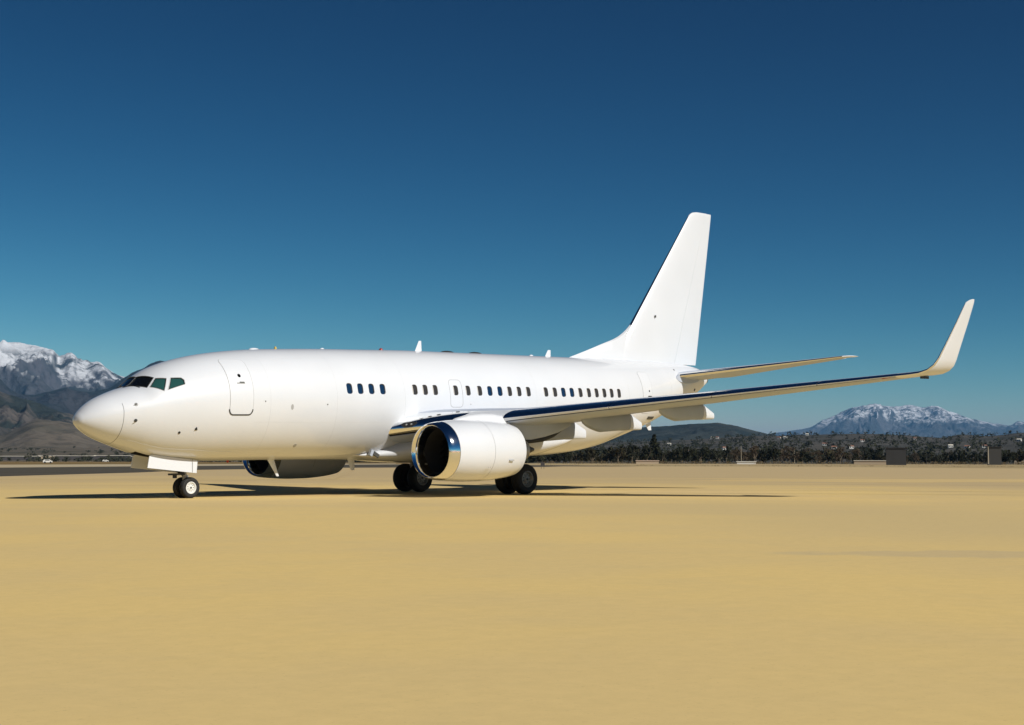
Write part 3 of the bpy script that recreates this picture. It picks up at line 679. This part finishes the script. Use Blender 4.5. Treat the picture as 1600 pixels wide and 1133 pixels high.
for s in (-1, 1): wheel(NX, s*.20, NZ+.343, .343, .21, .185, s, ng, RIMW)
for s in (-1, 1):
    y0 = s*.46
    V = [(2.42, y0, 1.72), (2.36, y0, 1.30), (4.16, y0*1.1, 1.09), (4.20, y0*1.1, 1.50)]
    P = [(2.47, y0, 1.70), (2.43, y0, 1.66), V[1], V[2], V[3], (2.53, y0, 1.715)]
    g = G(); g.loft([[(x, y, z) for x, y, z in P], [(x, y+s*.03, z) for x, y, z in P]]); g.build('gear_door', WHITE2, ng, smooth=False)
    G().box((4.0, s*(.505+.035), 1.33), (.012, .02, .42)).build('door_hinge', SEAM, ng, smooth=False)
# ---- main gear
for s in (-1, 1):
    mg = empty('main_gear'); mg.parent = plane
    ax, az = 16.65, .558
    G().tube([(16.55, s*2.75, 2.6), (16.62, s*2.86, 1.3)], [.14, .13], 14).build('strut', DSTEEL, mg)
    G().tube([(16.62, s*2.86, 1.35), (ax, s*2.86, az)], [.085, .085], 12).build('piston', STEEL, mg)
    G().tube([(16.6, s*2.8, 1.7), (16.6, s*1.7, 2.2)], .06, 8).build('side_brace', DSTEEL, mg)
    G().tube([(ax, s*2.35, az), (ax, s*3.37, az)], .075, 10).build('axle', STEEL, mg)
    G().tube([(16.75, s*2.86, 1.25), (17.05, s*2.86, .92), (16.72, s*2.86, .62)], .04, 8).build('torque_link', DSTEEL, mg)
    for yy, sd in ((2.43, -1), (3.285, 1)):
        wheel(ax, s*yy, az, .558, .40, .29, s*sd, mg, RIMG)
        G().disc_loft((ax, s*yy, az), [(-.36*sd*s, .20), (-.34*sd*s, .38), (-.15*sd*s, .40), (.0, .27)], 24, cap=True).build('brake_shade_fill', BLACK, mg)  # brake enlarged and blackened to stand in for shade between the wheels
    V = [(16.2, s*3.10, 2.45), (17.0, s*3.10, 2.45), (17.0, s*3.02, 1.35), (16.3, s*3.02, 1.35)]
    G().loft([V, [(x, y+s*.03, z) for x, y, z in V]]).build('gear_door', WHITE2, mg, smooth=False)

# ------------------------------------------------------------------ hills and mountains
def hill_mat(name, rock, veg, snow=None, nscale=.0012, vfac=(.42, .6), bump=0., slo=.55):
    """snow = (z0, z1, amp): altitude band over which the snow comes in."""
    M = bpy.data.materials.new(name); M.use_nodes = True; nt = M.node_tree; b = nt.nodes['Principled BSDF']
    b.inputs['Roughness'].default_value = .95; b.inputs['Specular IOR Level'].default_value = .1
    geo = nt.nodes.new('ShaderNodeNewGeometry')
    def nz(sc, det=8, ro=.6):
        n = nt.nodes.new('ShaderNodeTexNoise'); n.inputs['Scale'].default_value = sc; n.inputs['Detail'].default_value = det; n.inputs['Roughness'].default_value = ro
        nt.links.new(geo.outputs['Position'], n.inputs['Vector']); return n
    def mr(src, a, bb, c=0., d=1.):
        r = nt.nodes.new('ShaderNodeMapRange'); r.interpolation_type = 'SMOOTHSTEP'
        for i, v in enumerate((a, bb, c, d)): r.inputs[1+i].default_value = v
        nt.links.new(src, r.inputs[0]); return r.outputs[0]
    def mixc(fac, a, bb):
        x = nt.nodes.new('ShaderNodeMix'); x.data_type = 'RGBA'
        if hasattr(fac, 'links'): nt.links.new(fac, x.inputs[0])
        for s, v in ((6, a), (7, bb)):
            if isinstance(v, tuple): x.inputs[s].default_value = (*v, 1)
            else: nt.links.new(v, x.inputs[s])
        return x.outputs[2]
    def mth(op, a, bb):
        x = nt.nodes.new('ShaderNodeMath'); x.operation = op
        for i, v in enumerate((a, bb)):
            if hasattr(v, 'links'): nt.links.new(v, x.inputs[i])
            else: x.inputs[i].default_value = v
        return x.outputs[0]
    c = mixc(mr(nz(nscale).outputs['Fac'], *vfac), rock, veg)
    c = mixc(mr(nz(nscale*9, 4).outputs['Fac'], .5, .62, 0, .55), c, tuple(x*.55 for x in veg))
    if snow:
        sx = nt.nodes.new('ShaderNodeSeparateXYZ'); nt.links.new(geo.outputs['Position'], sx.inputs[0])
        h = mth('ADD', sx.outputs['Z'], mth('MULTIPLY', mth('SUBTRACT', nz(.0016, 9, .68).outputs['Fac'], .5), snow[2]))
        sn = nt.nodes.new('ShaderNodeSeparateXYZ'); nt.links.new(geo.outputs['Normal'], sn.inputs[0])
        h = mth('ADD', h, mth('MULTIPLY', mth('SUBTRACT', sn.outputs['Z'], .86), snow[2]*1.6))
        s = mr(h, snow[0], snow[1])
        patch_n = mr(nz(.006, 8, .68).outputs['Fac'], .40, .56)
        alt = mr(sx.outputs['Z'], snow[1]+snow[2]*.1, snow[1]+snow[2]*.45)
        s = mth('MULTIPLY', s, mth('MAXIMUM', patch_n, alt))
        c = mixc(s, c, (.82, .84, .88))
    nt.links.new(c, b.inputs['Base Color'])
    if bump:                                                  # gullies and rock too small for the mesh
        bp = nt.nodes.new('ShaderNodeBump'); bp.inputs['Strength'].default_value = 1.; bp.inputs['Distance'].default_value = bump
        nt.links.new(nz(nscale*4.5, 8, .68).outputs['Fac'], bp.inputs['Height']); nt.links.new(bp.outputs[0], b.inputs['Normal'])
    return M
def ridge(name, crest, dist, front, back, m, seed, rough=.35, freq=3., n_a=420, n_r=120, base=0., jag=.02):
    """A range of hills: crest = (bearing column, row) points of its skyline at distance dist."""
    px = np.array([c[0] for c in crest], float); hh = np.array([elev(c[0], c[1], dist) for c in crest])
    P = pchip(list(zip(px, hh)))
    V = []; Fc = []
    A = np.linspace(px[0], px[-1], n_a); T = np.concatenate([np.linspace(0, 1, int(n_r*.78), endpoint=False), np.linspace(1, 2, n_r-int(n_r*.78))])
    L = dist/freq
    def rid(x, y, oc):                                        # sharp-crested spurs that run down the slope
        v = 0.; am = .5; wt = 1.
        for o_ in range(oc):
            n_ = 1-abs(mnoise.noise(Vector((x, y, seed*3.7+o_*11.3)), noise_basis='PERLIN_ORIGINAL'))*1.9
            n_ = max(0, n_); n_ *= n_; v += n_*am*wt; wt = min(1., n_*1.6+.15); am *= .52; x *= 2.07; y *= 1.9
        return v
    for ia, a in enumerate(A):
        H = float(P(a)); edge = float(smooth01(0, .06, ia/(n_a-1))*smooth01(0, .06, 1-ia/(n_a-1)))
        for t in T:
            d = dist-front*(1-t) if t <= 1 else dist+back*(t-1)
            q = pol(a, d); sx_, sy_ = (a-800)/FPX*dist/L, (d-dist)/(L*2.1)
            wp = mnoise.noise(Vector((sx_*.8, sy_*.8, seed)))*.55
            rf = rid(sx_+wp, sy_+wp*.7, 7); fine = mnoise.fractal(Vector((sx_*3.3, sy_*5., seed+9.)), .9, 2.1, 5)
            prof = t**1.15 if t <= 1 else 1-.75*(t-1)**1.2
            k = min(1., max(0., prof))
            env = (k*(1-k)**.8*2.3+.03*k) if t <= 1 else .03*k
            z = H*prof+H*rough*env*(rf-.45)+H*rough*.10*fine*(k*(1-.8*k))+H*jag*fine*k
            V.append((q[0], q[1], base+(z-base)*max(edge, 0)-(3. if t == 0 else 0)))
    nr = len(T)
    for i in range(n_a-1):
        for j in range(nr-1): Fc.append((i*nr+j, (i+1)*nr+j, (i+1)*nr+j+1, i*nr+j+1))
    o = mesh(name, V, Fc, m, None, True); o['kind'] = 'structure'; return o
SNOWY = hill_mat('snowy_mountain', (.105, .105, .118), (.045, .056, .06), (610, 840, 430), nscale=.0013, bump=90.)
SNOWY2 = hill_mat('far_snowy_mountain', (.12, .12, .13), (.055, .062, .068), (720, 960, 560), nscale=.0009, bump=140.)
FOREST = hill_mat('forested_slope', (.068, .068, .074), (.032, .042, .042), nscale=.002, bump=90.)
SCRUB = hill_mat('scrub_hill', (.15, .128, .108), (.042, .05, .04), nscale=.0022, vfac=(.44, .56), bump=70.)
TANH = hill_mat('dry_hill', (.15, .125, .095), (.085, .078, .056), nscale=.002, vfac=(.4, .7), bump=22.)
RISE = hill_mat('rise_ground', (.092, .085, .074), (.052, .053, .046), nscale=.004, bump=10.)
GREENH = hill_mat('wooded_hill', (.052, .060, .055), (.028, .038, .037), nscale=.003, bump=25.)
ridge('mountain_range', [(-900, 640), (-600, 575), (-350, 560), (-150, 548), (-40, 541), (0, 537.5), (25, 537.5), (60, 541), (80, 549), (92, 556.5), (110, 552.5), (122, 562), (135, 566), (155, 566.5), (165, 573), (180, 582), (193, 588.5), (215, 592), (262, 597), (330, 602), (420, 612), (520, 625), (620, 650), (720, 690)], 15000, 7000, 4000, SNOWY, 3, rough=.55, freq=19., n_a=620, n_r=170, jag=.012)
ridge('forest_ridge', [(-700, 640), (-300, 600), (-120, 585), (-30, 588), (0, 594), (20, 610), (50, 618), (75, 612), (100, 607), (135, 612), (165, 607), (193, 590), (205, 583), (222, 575), (262, 564.5), (330, 575), (450, 610), (560, 655), (640, 700)], 9500, 3500, 3000, FOREST, 9, rough=.5, freq=20., n_a=420, n_r=110)
ridge('scrub_foothill', [(-600, 640), (-250, 610), (-80, 600), (0, 611), (25, 618), (50, 626), (75, 636), (100, 643), (130, 652), (190, 664), (280, 672), (380, 690), (450, 708)], 6200, 2600, 2200, SCRUB, 14, rough=.55, freq=24., n_a=420, n_r=120)
ridge('dry_foothill', [(-500, 690), (-200, 684), (0, 681), (30, 668), (62, 656), (95, 659), (125, 665), (170, 678), (230, 690), (330, 698), (450, 708)], 3900, 1500, 1500, TANH, 21, rough=.22, freq=20., n_a=260, n_r=80)
ridge('distant_peak', [(1050, 712), (1150, 690), (1215, 676), (1262, 669), (1280, 660), (1300, 650), (1325, 640), (1345, 634), (1365, 630), (1382, 634), (1400, 635), (1420, 633.5), (1440, 636.5), (1460, 634.5), (1480, 642), (1500, 648), (1520, 655), (1545, 660), (1575, 664), (1590, 659), (1620, 662), (1700, 668), (1850, 690), (2050, 712)], 32000, 11000, 6000, SNOWY2, 5, rough=.55, freq=34., n_a=560, n_r=150, jag=.012)
ridge('wooded_hill', [(620, 708), (760, 694), (900, 676), (1000, 668), (1050, 665), (1085, 662), (1110, 661), (1140, 663), (1170, 671), (1195, 677), (1240, 686), (1330, 705)], 5200, 1800, 1500, GREENH, 31, rough=.25, freq=26., n_a=260, n_r=70)
# gently rising land with houses and trees behind the treeline, and the fan below the mountains
ridge('valley_rise', [(700, 716), (800, 704), (900, 694), (1000, 690), (1100, 686), (1180, 681), (1240, 680), (1340, 678), (1420, 680.5), (1470, 684), (1500, 679.5), (1545, 681), (1600, 676), (1700, 680), (1850, 690), (2050, 712)], 2700, 1650, 900, RISE, 41, rough=.10, freq=20., n_a=300, n_r=60, jag=.02)
ridge('alluvial_fan', [(-700, 712), (-300, 706), (0, 702), (120, 700), (240, 700), (400, 702), (560, 708), (650, 716)], 2300, 1300, 900, TANH, 52, rough=.08, freq=16., n_a=200, n_r=50, jag=.01)

# ------------------------------------------------------------------ trees
LEAF = mat('dark_foliage', (.025, .026, .013), .9, spec=.1, var=(.35, .5))
LEAF2 = mat('olive_foliage', (.046, .040, .020), .9, spec=.1, var=(.35, .45))
LEAF3 = mat('grey_green_foliage', (.032, .034, .022), .9, spec=.1, var=(.35, .45))
TWIG = mat('bare_twigs', (.085, .064, .042), .95, spec=.1, var=(.4, .35))
BARK = mat('pale_bark', (.19, .155, .115), .95, spec=.1)
def crown_mesh(kind, rng):
    """Leaf clumps spread through a crown of unit height standing on z = 0."""
    V = []; Fc = []
    n = {'broad': 330, 'tall': 300, 'bare': 260, 'palm': 0}[kind]
    lobes = []
    for k in range({'broad': 9, 'tall': 10, 'bare': 11}[kind]):
        if kind == 'broad': lobes.append((rng.uniform(-.34, .34), rng.uniform(-.34, .34), rng.uniform(.30, .84), rng.uniform(.14, .24)))
        elif kind == 'tall': z = .16+.78*k/9; r = .22*(1-z)**.7+.04; lobes.append((rng.uniform(-r, r)*.6, rng.uniform(-r, r)*.6, z, .06+.17*(1-z)))
        else: lobes.append((rng.uniform(-.28, .28), rng.uniform(-.28, .28), rng.uniform(.32, .9), rng.uniform(.10, .18)))
    for _ in range(n):
        lx, ly, lz, lr = rng.choice(lobes)
        d = Vector((rng.gauss(0, 1), rng.gauss(0, 1), rng.gauss(0, 1))).normalized()*lr*rng.random()**.35
        c = Vector((lx, ly, lz))+d
        nrm = (d.normalized()*.8+Vector((rng.gauss(0, .5), rng.gauss(0, .5), rng.gauss(.3, .5)))).normalized()
        a = nrm.orthogonal().normalized(); b = nrm.cross(a); th = rng.random()*6.28
        s = rng.uniform(.035, .075) if kind != 'bare' else rng.uniform(.012, .03); l = s*rng.uniform(.9, 1.6) if kind != 'bare' else rng.uniform(.07, .14)
        u = (a*math.cos(th)+b*math.sin(th))*l; v = (b*math.cos(th)-a*math.sin(th))*s
        i = len(V); V += [c-u, c+v*.8, c+u, c-v]; Fc.append((i, i+1, i+2, i+3))
    me = bpy.data.meshes.new('crown'); me.from_pydata([tuple(v) for v in V], [], Fc); me.update(); return me
def trunk_mesh(kind, rng):
    g = G(); top = {'broad': .55, 'tall': .9, 'bare': .62}[kind]; r = .028 if kind != 'bare' else .02
    g.tube([(0, 0, -.02), (.01, 0, .2), (rng.uniform(-.03, .03), rng.uniform(-.03, .03), top)], [r*1.3, r, r*.4], 6)
    for k in range(4 if kind != 'tall' else 0):
        a = k*1.57+rng.uniform(-.4, .4); g.tube([(.005, 0, rng.uniform(.18, .34)), (.18*math.cos(a), .18*math.sin(a), rng.uniform(.45, .55)), (.27*math.cos(a), .27*math.sin(a), rng.uniform(.6, .8))], [r*.7, r*.45, r*.2], 5)
    me = bpy.data.meshes.new('trunk'); me.from_pydata([tuple(map(float, v)) for v in g.V], [], g.F); me.update(); me.materials.append(BARK); return me
rng = random.Random(11); PROTO = {}
for nm_, kind, lm in (('dark', 'broad', LEAF), ('olive', 'broad', LEAF2), ('grey', 'broad', LEAF3), ('tall', 'tall', LEAF), ('bare', 'bare', TWIG)):
    PROTO[nm_] = []
    for k in range(3):
        c = crown_mesh(kind, rng); c.materials.append(lm); PROTO[nm_].append((c, trunk_mesh(kind, rng)))
LBL = {'dark': ('leafy_tree', 'dark green rounded tree in the treeline beyond the apron edge', 'dark rounded trees of the far treeline'),
       'olive': ('leafy_tree', 'olive green bushy tree in the treeline beyond the apron edge', 'olive bushy trees of the far treeline'),
       'grey': ('leafy_tree', 'greyish green tree in the treeline beyond the apron edge', 'grey-green trees of the far treeline'),
       'tall': ('conifer_tree', 'tall narrow dark conifer rising out of the far treeline', 'tall narrow conifers of the far treeline'),
       'bare': ('bare_tree', 'brownish leafless tree with pale trunk in the far treeline', 'bare trees of the far treeline')}
def tree(kind, px, dist, h, w, label=None, group=True):
    c, t = rng.choice(PROTO[kind]); q = pol(px, dist); name, lb, gp = LBL[kind]
    e = empty(name, (q[0], q[1], -.06)); e.rotation_euler = (0, 0, rng.uniform(0, 6.28))
    tag(e, label or lb, 'tree', gp if group else None)
    for n_, me in (('crown', c), ('trunk', t)):
        o = bpy.data.objects.new(n_, me); link(o, e); o.scale = (w, w, h)
tops = pchip([(860, 706), (900, 703), (930, 699), (960, 694), (1000, 693), (1050, 695), (1090, 692), (1130, 693), (1180, 695), (1250, 697), (1300, 698), (1380, 699), (1450, 702), (1500, 704), (1560, 702), (1600, 699), (1760, 700)])
px = 846.
while px < 1690:
    for row in range(2):
        d = rng.uniform(690, 760)+row*rng.uniform(40, 130); p = px+rng.uniform(-6, 6)
        H = max(3.5, (elev(p, float(tops(p)), d))*rng.uniform(.55, 1.04))
        if 1140 < p < 1345: kind = rng.choice(['bare', 'bare', 'bare', 'dark', 'olive', 'grey'])
        elif 1395 < p < 1480: kind = rng.choice(['bare', 'grey', 'grey', 'olive'])
        else: kind = rng.choice(['dark', 'dark', 'olive', 'grey', 'dark', 'tall'])
        tree(kind, p, d, H, H*rng.uniform(.75, 1.15) if kind != 'tall' else H*rng.uniform(.7, .95))
    px += rng.uniform(7.5, 11.5)
tree('tall', 1022, 735, elev(1022, 679, 735), 12.5, 'tallest dark conifer in the treeline, beneath the tail of the jet', False)
tree('tall', 884, 735, elev(884, 699, 735), 6, None)
# brush along the field edge and woodland on the rise: nobody could count it
def scatter(name, label, m, pts, seed, nq=14):
    r2 = random.Random(seed); V = []; Fc = []
    for (x, y, z, h, w) in pts:
        for _ in range(nq):
            d = Vector((r2.gauss(0, .32)*w, r2.gauss(0, .32)*w, h*(.15+.75*r2.random()))); c = Vector((x, y, z))+d
            a = Vector((r2.gauss(0, 1), r2.gauss(0, 1), r2.gauss(0, .6))).normalized(); b = a.orthogonal().normalized()
            s = h*r2.uniform(.13, .26); i = len(V)
            V += [c-a*s, c+b*s*.8, c+a*s, c-b*s*.8]; Fc.append((i, i+1, i+2, i+3))
    o = mesh(name, V, Fc, m, None, False); tag(o, label, name.split('_')[-1], None, 'stuff'); return o
def on_terrain(o_names):
    dg = bpy.context.evaluated_depsgraph_get(); dg.update()
    def z(x, y):
        hit = SC.ray_cast(dg, Vector((x, y, 3000)), Vector((0, 0, -1)))
        return hit[1].z if hit[0] else 0.
    return z
from mathutils.bvhtree import BVHTree
def bvh(name):
    me = bpy.data.objects[name].data; return BVHTree.FromPolygons([v.co[:] for v in me.vertices], [tuple(p.vertices) for p in me.polygons])
T1, T2 = bvh('valley_rise'), bvh('alluvial_fan')
def zon(t, x, y):
    h = t.ray_cast(Vector((x, y, 3000)), Vector((0, 0, -1))); return max(h[0].z if h[0] else 0., -.05)
r3 = random.Random(5); pts = []
for _ in range(1000):
    p = r3.uniform(840, 1700); d = r3.uniform(880, 2750); q = pol(p, d); h = r3.uniform(3.5, 8.5)
    pts.append((q[0], q[1], zon(T1, *q)-.3, h, h*r3.uniform(.5, 1.1)))
for _ in range(330):                                          # the belt of trees goes on behind the fuselage
    p = r3.uniform(560, 848); d = r3.uniform(705, 900)*(1+.0009*(848-p)); q = pol(p, d); h = r3.uniform(3.5, 8)
    pts.append((q[0], q[1], zon(T1, *q)-.3, h, h*r3.uniform(.6, 1.1)))
scatter('hillside_woodland', 'dark scattered woodland on the low rise behind the treeline', LEAF, pts, 1)
pts = []
for _ in range(520):
    p = r3.uniform(-300, 640); d = r3.choice([r3.uniform(960, 1100), r3.uniform(1100, 2300)]); q = pol(p, d); h = r3.uniform(1.8, 4.2)
    pts.append((q[0], q[1], zon(T2, *q)-.3, h, h*r3.uniform(.7, 1.8)))
scatter('valley_scrub', 'dark scrub and low trees on the flat below the mountains', LEAF3, pts, 2, 34)
pts = []
for _ in range(700):
    p = r3.uniform(840, 1700); q = pol(p, r3.uniform(640, 690)); h = r3.uniform(.5, 1.6); pts.append((q[0], q[1], -.1, h, h*1.6))
for _ in range(260):
    p = r3.uniform(850, 1700); q = pol(p, r3.uniform(360, 430)); h = r3.uniform(.15, .5); pts.append((q[0], q[1], -.1, h, h*4))
scatter('field_brush', 'low brown brush along the edge of the field', mat('dry_brush', (.11, .08, .04), .95, spec=.1, var=(.5, .3)), pts, 3, 8)
pts = []
for _ in range(260):
    p = r3.uniform(-200, 640); q = pol(p, r3.uniform(640, 900)); h = r3.uniform(.3, 1.0); pts.append((q[0], q[1], -.1, h, h*3))
scatter('verge_grass', 'dry grass tufts beyond the taxiway', bpy.data.materials['dry_brush'], pts, 4, 8)

# ------------------------------------------------------------------ far buildings and small airfield things
WALLW = mat('pale_wall', (.70, .68, .63), .8); WALLT = mat('tan_wall', (.46, .36, .25), .85); WALLG = mat('grey_wall', (.042, .041, .04), .85, var=(.3, .1))
WALLD = mat('dark_wall', (.055, .05, .05), .85); ROOFP = mat('pale_roof', (.62, .57, .48), .7); ROOFR = mat('clay_roof', (.26, .13, .085), .8); PANEW = mat('dark_pane', (.02, .025, .03), .2)
def fac(px_): d = _f+_r*(px_-800)/FPX; return math.atan2(d[1], d[0])      # heading of the line of sight
def house(name, label, cat, px, dist, w, dp, h, wall, roof, rise=0., z=0., win=0, group=None, turn=0.):
    q = pol(px, dist); e = empty(name, (q[0], q[1], z)); e.rotation_euler = (0, 0, fac(px)-math.pi/2+turn); tag(e, label, cat, group)
    mesh('wall', [(x*w/2, y*dp/2, zz_) for zz_ in (-.3, h) for x, y in ((-1, -1), (1, -1), (1, 1), (-1, 1))], [(0, 1, 5, 4), (1, 2, 6, 5), (2, 3, 7, 6), (3, 0, 4, 7), (4, 5, 6, 7)], wall, e, False)
    o = .25
    if rise: mesh('roof', [(-w/2-o, -dp/2-o, h-.02), (w/2+o, -dp/2-o, h-.02), (w/2+o, dp/2+o, h-.02), (-w/2-o, dp/2+o, h-.02), (-w/2-o, 0, h+rise), (w/2+o, 0, h+rise)], [(0, 1, 5, 4), (2, 3, 4, 5), (0, 4, 3), (1, 2, 5), (0, 3, 2, 1)], roof, e, False)
    else: mesh('roof', [(x*(w/2+o), y*(dp/2+o), zz_) for zz_ in (h+.01, h+.3) for x, y in ((-1, -1), (1, -1), (1, 1), (-1, 1))], [(3, 2, 1, 0), (0, 1, 5, 4), (1, 2, 6, 5), (2, 3, 7, 6), (3, 0, 4, 7), (4, 5, 6, 7)], roof, e, False)
    for k in range(win):
        x = -w/2+w*(k+.5)/win; ww = min(1.2, w/win*.5)
        mesh('window', [(x-ww/2, -dp/2-.03, h*.35), (x+ww/2, -dp/2-.03, h*.35), (x+ww/2, -dp/2-.03, h*.8), (x-ww/2, -dp/2-.03, h*.8), (x-ww/2, -dp/2+.1, h*.35), (x+ww/2, -dp/2+.1, h*.35), (x+ww/2, -dp/2+.1, h*.8), (x-ww/2, -dp/2+.1, h*.8)], [(0, 1, 2, 3), (0, 4, 5, 1), (1, 5, 6, 2), (2, 6, 7, 3), (3, 7, 4, 0)], PANEW, e, False)
    return e
# houses dotted over the rise
hs = [(1080, 675), (1112, 684), (1120, 683.5), (1216, 684), (1260, 678.5), (1226, 683.5), (1287, 694.5), (1302, 700), (1328, 699), (1346, 688.5), (1428, 685.5), (1483, 697.5), (1509, 699), (1536, 698), (1590, 688), (1131, 701), (1283, 712.5), (1300, 713), (1045, 694), (985, 704)]
for px_, py_ in hs:
    lo, hi = 800., 2650.; d = None
    for dd in np.linspace(860, 2690, 120):                       # where the line of sight meets the rise
        q = pol(px_, dd)
        if zon(T1, *q) >= elev(px_, py_+1.5, dd)-.6: d = dd; break
    d = d or 1500.; q = pol(px_, d); sz = d/2367*r3.uniform(1.8, 3.0)
    house('house', 'tiny pale house among trees on the rise behind the treeline', 'house', px_, d, max(5, sz*2), max(4.5, sz*1.4), max(2.4, sz*.75), WALLW, r3.choice([ROOFP, ROOFR]), rise=max(1.2, sz*.3), z=zon(T1, *q), win=2, group='pale houses on the wooded rise', turn=r3.uniform(-.4, .4))
house('block_building', 'dark grey windowless block standing alone in front of the treeline', 'building', 1398, 560, 6.9, 7, 5.9, WALLG, WALLG)
house('grey_hangar', 'grey flat-fronted shed right behind the pale pole', 'building', 1551, 640, 5.4, 6, 7.0, mat('shed_cladding', (.07, .067, .06), .85), WALLG)
house('low_building', 'long low tan building under the tail of the jet', 'building', 1011, 640, 9.4, 5, 1.2, WALLT, mat('pink_roof', (.55, .42, .34), .8))
house('white_barrier', 'low white wall at the edge of the field', 'wall', 1165, 640, 7.8, .6, .9, WALLW, WALLW)
house('low_shed', 'low pale shed at the field edge beside the dark block', 'building', 1358, 640, 13, 4, 1.4, WALLT, ROOFP)
#house('white_hut', 'small white hut in front of the bare trees', 'building', 1342, 620, 2.6, 2.5, 1.2, WALLW, ROOFP)
house('red_roof_house', 'house with reddish roof at the right end of the treeline', 'house', 1592, 775, 6, 6, 2.6, WALLT, mat('red_roof', (.20, .075, .055), .8), rise=1.3)
for k, (a, b, y0, wl, rf, lb) in enumerate(((-30, 62, 712.5, WALLD, ROOFP, 'long dark hangar with pale roof at the far left'), (64, 88, 712, WALLT, ROOFP, 'tan warehouse between two dark hangars below the mountains'), (90, 150, 712, WALLD, ROOFP, 'long dark hangar with pale roof nearest the nose of the jet'), (152, 205, 711.5, WALLD, ROOFP, 'low dark hangar right behind the nose of the jet'), (210, 300, 713, WALLD, ROOFP, 'dark hangar seen beneath the nose of the jet'), (540, 606, 715, WALLT, ROOFP, 'low pale building glimpsed beneath the belly of the jet'))):
    d = 1110.+k*7; house('hangar', lb, 'hangar', (a+b)/2, d, (b-a)*d/2367, 14, elev((a+b)/2, y0, d)-.3, wl, rf)
for px_, d, lb in ((78, 560, 'white van parked in the brown grass left of the nose'), (168, 900, 'small white car in front of the dark hangar')):
    q = pol(px_, d); e = empty('parked_van', (q[0], q[1], -.02)); e.rotation_euler = (0, 0, fac(px_)-math.pi/2); tag(e, lb, 'vehicle')
    L = 3.4 if d > 600 else 3.2; P = [(-L/2, .35), (-L/2, 1.0), (-L*.36, 1.35), (L*.2, 1.38), (L*.34, .95), (L/2, .85), (L/2, .35)]
    mesh('body', [(x, y, z) for y in (-.85, .85) for x, z in P], [tuple(range(7)), tuple(range(13, 6, -1))]+[(i, i+7, (i+1) % 7+7, (i+1) % 7) for i in range(7)], WALLW, e, False)
    mesh('side_window', [(-L*.3, -.86, .95), (L*.22, -.86, .95), (L*.15, -.86, 1.27), (-L*.28, -.86, 1.27), (-L*.3, -.8, .95), (L*.22, -.8, .95), (L*.15, -.8, 1.27), (-L*.28, -.8, 1.27)], [(0, 1, 2, 3), (0, 4, 5, 1), (1, 5, 6, 2), (2, 6, 7, 3), (3, 7, 4, 0)], PANEW, e, False)
    for x in (-L*.3, L*.3):
        for y in (-.8, .8): G().disc_loft((x, y, .32), [(-.1, .01), (-.1, .32), (.1, .32), (.1, .01)], 14).build('wheel', TYRE, e, air=False)
def pole(px_, d, h, r, m, label, arm=None, name='lamp_pole'):
    q = pol(px_, d); e = empty(name, (q[0], q[1], -.05)); e.rotation_euler = (0, 0, fac(px_)-math.pi/2); tag(e, label, 'pole')
    G().tube([(0, 0, 0), (0, 0, h*.5), (0, 0, h)], [r, r*.85, r*.6], 8).build('shaft', m, e, air=False)
    G().tube([(0, 0, 0), (0, 0, .35)], [r*2.2, r*1.9], 8).build('base', WALLG, e, air=False)
    if arm: G().box((0, 0, h), (arm, .3, .22)).build('lamp_head', WALLG, e, smooth=False, air=False)
pole(1541.5, 610, elev(1541.5, 697, 610), .22, mat('pale_pole', (.42, .36, .26), .7), 'tall pale pole in front of the grey shed', 1.2)
pole(1445, 700, 7.2, .12, WALLG, 'thin grey pole among the bare trees')
pole(1157, 700, 8.2, .13, bpy.data.materials['pale_pole'], 'thin pale pole among the bare trees, left of the others'); pole(1240, 705, 7.5, .12, bpy.data.materials['pale_pole'], 'thin pale pole in the middle of the treeline')
# airfield sign seen behind the port wheel
q = pol(848, 230); e = empty('airfield_sign', (q[0], q[1], -.02)); e.rotation_euler = (0, 0, fac(848)-math.pi/2); tag(e, 'small dark airfield sign beyond the port main wheel', 'sign')
G().box((0, 0, .78), (.62, .16, .5)).build('panel', WALLD, e, smooth=False, air=False)
for x in (-.2, .2): G().box((x, 0, .26), (.05, .05, .55)).build('leg', WALLG, e, smooth=False, air=False)

# ------------------------------------------------------------------ the air between here and the mountains
HZ = bpy.data.materials.new('haze_air'); HZ.use_nodes = True; nt = HZ.node_tree; nt.nodes.clear()
ho = nt.nodes.new('ShaderNodeOutputMaterial'); pv_ = nt.nodes.new('ShaderNodeVolumePrincipled')
pv_.inputs['Color'].default_value = (.22, .52, .92, 1); pv_.inputs['Density'].default_value = 2.3e-5; pv_.inputs['Anisotropy'].default_value = 0.
nt.links.new(pv_.outputs[0], ho.inputs['Volume'])
hb_ = 62000.; zt_ = 1420.
hz = mesh('haze', [(CAM[0]+x*hb_, CAM[1]+y*hb_, z) for z in (-8., zt_) for x, y in ((-1, -1), (1, -1), (1, 1), (-1, 1))], [(3, 2, 1, 0), (0, 1, 5, 4), (1, 2, 6, 5), (2, 3, 7, 6), (3, 0, 4, 7), (4, 5, 6, 7)], HZ, None, False)
hz['kind'] = 'stuff'; hz['label'] = 'thin blue haze filling the valley air'
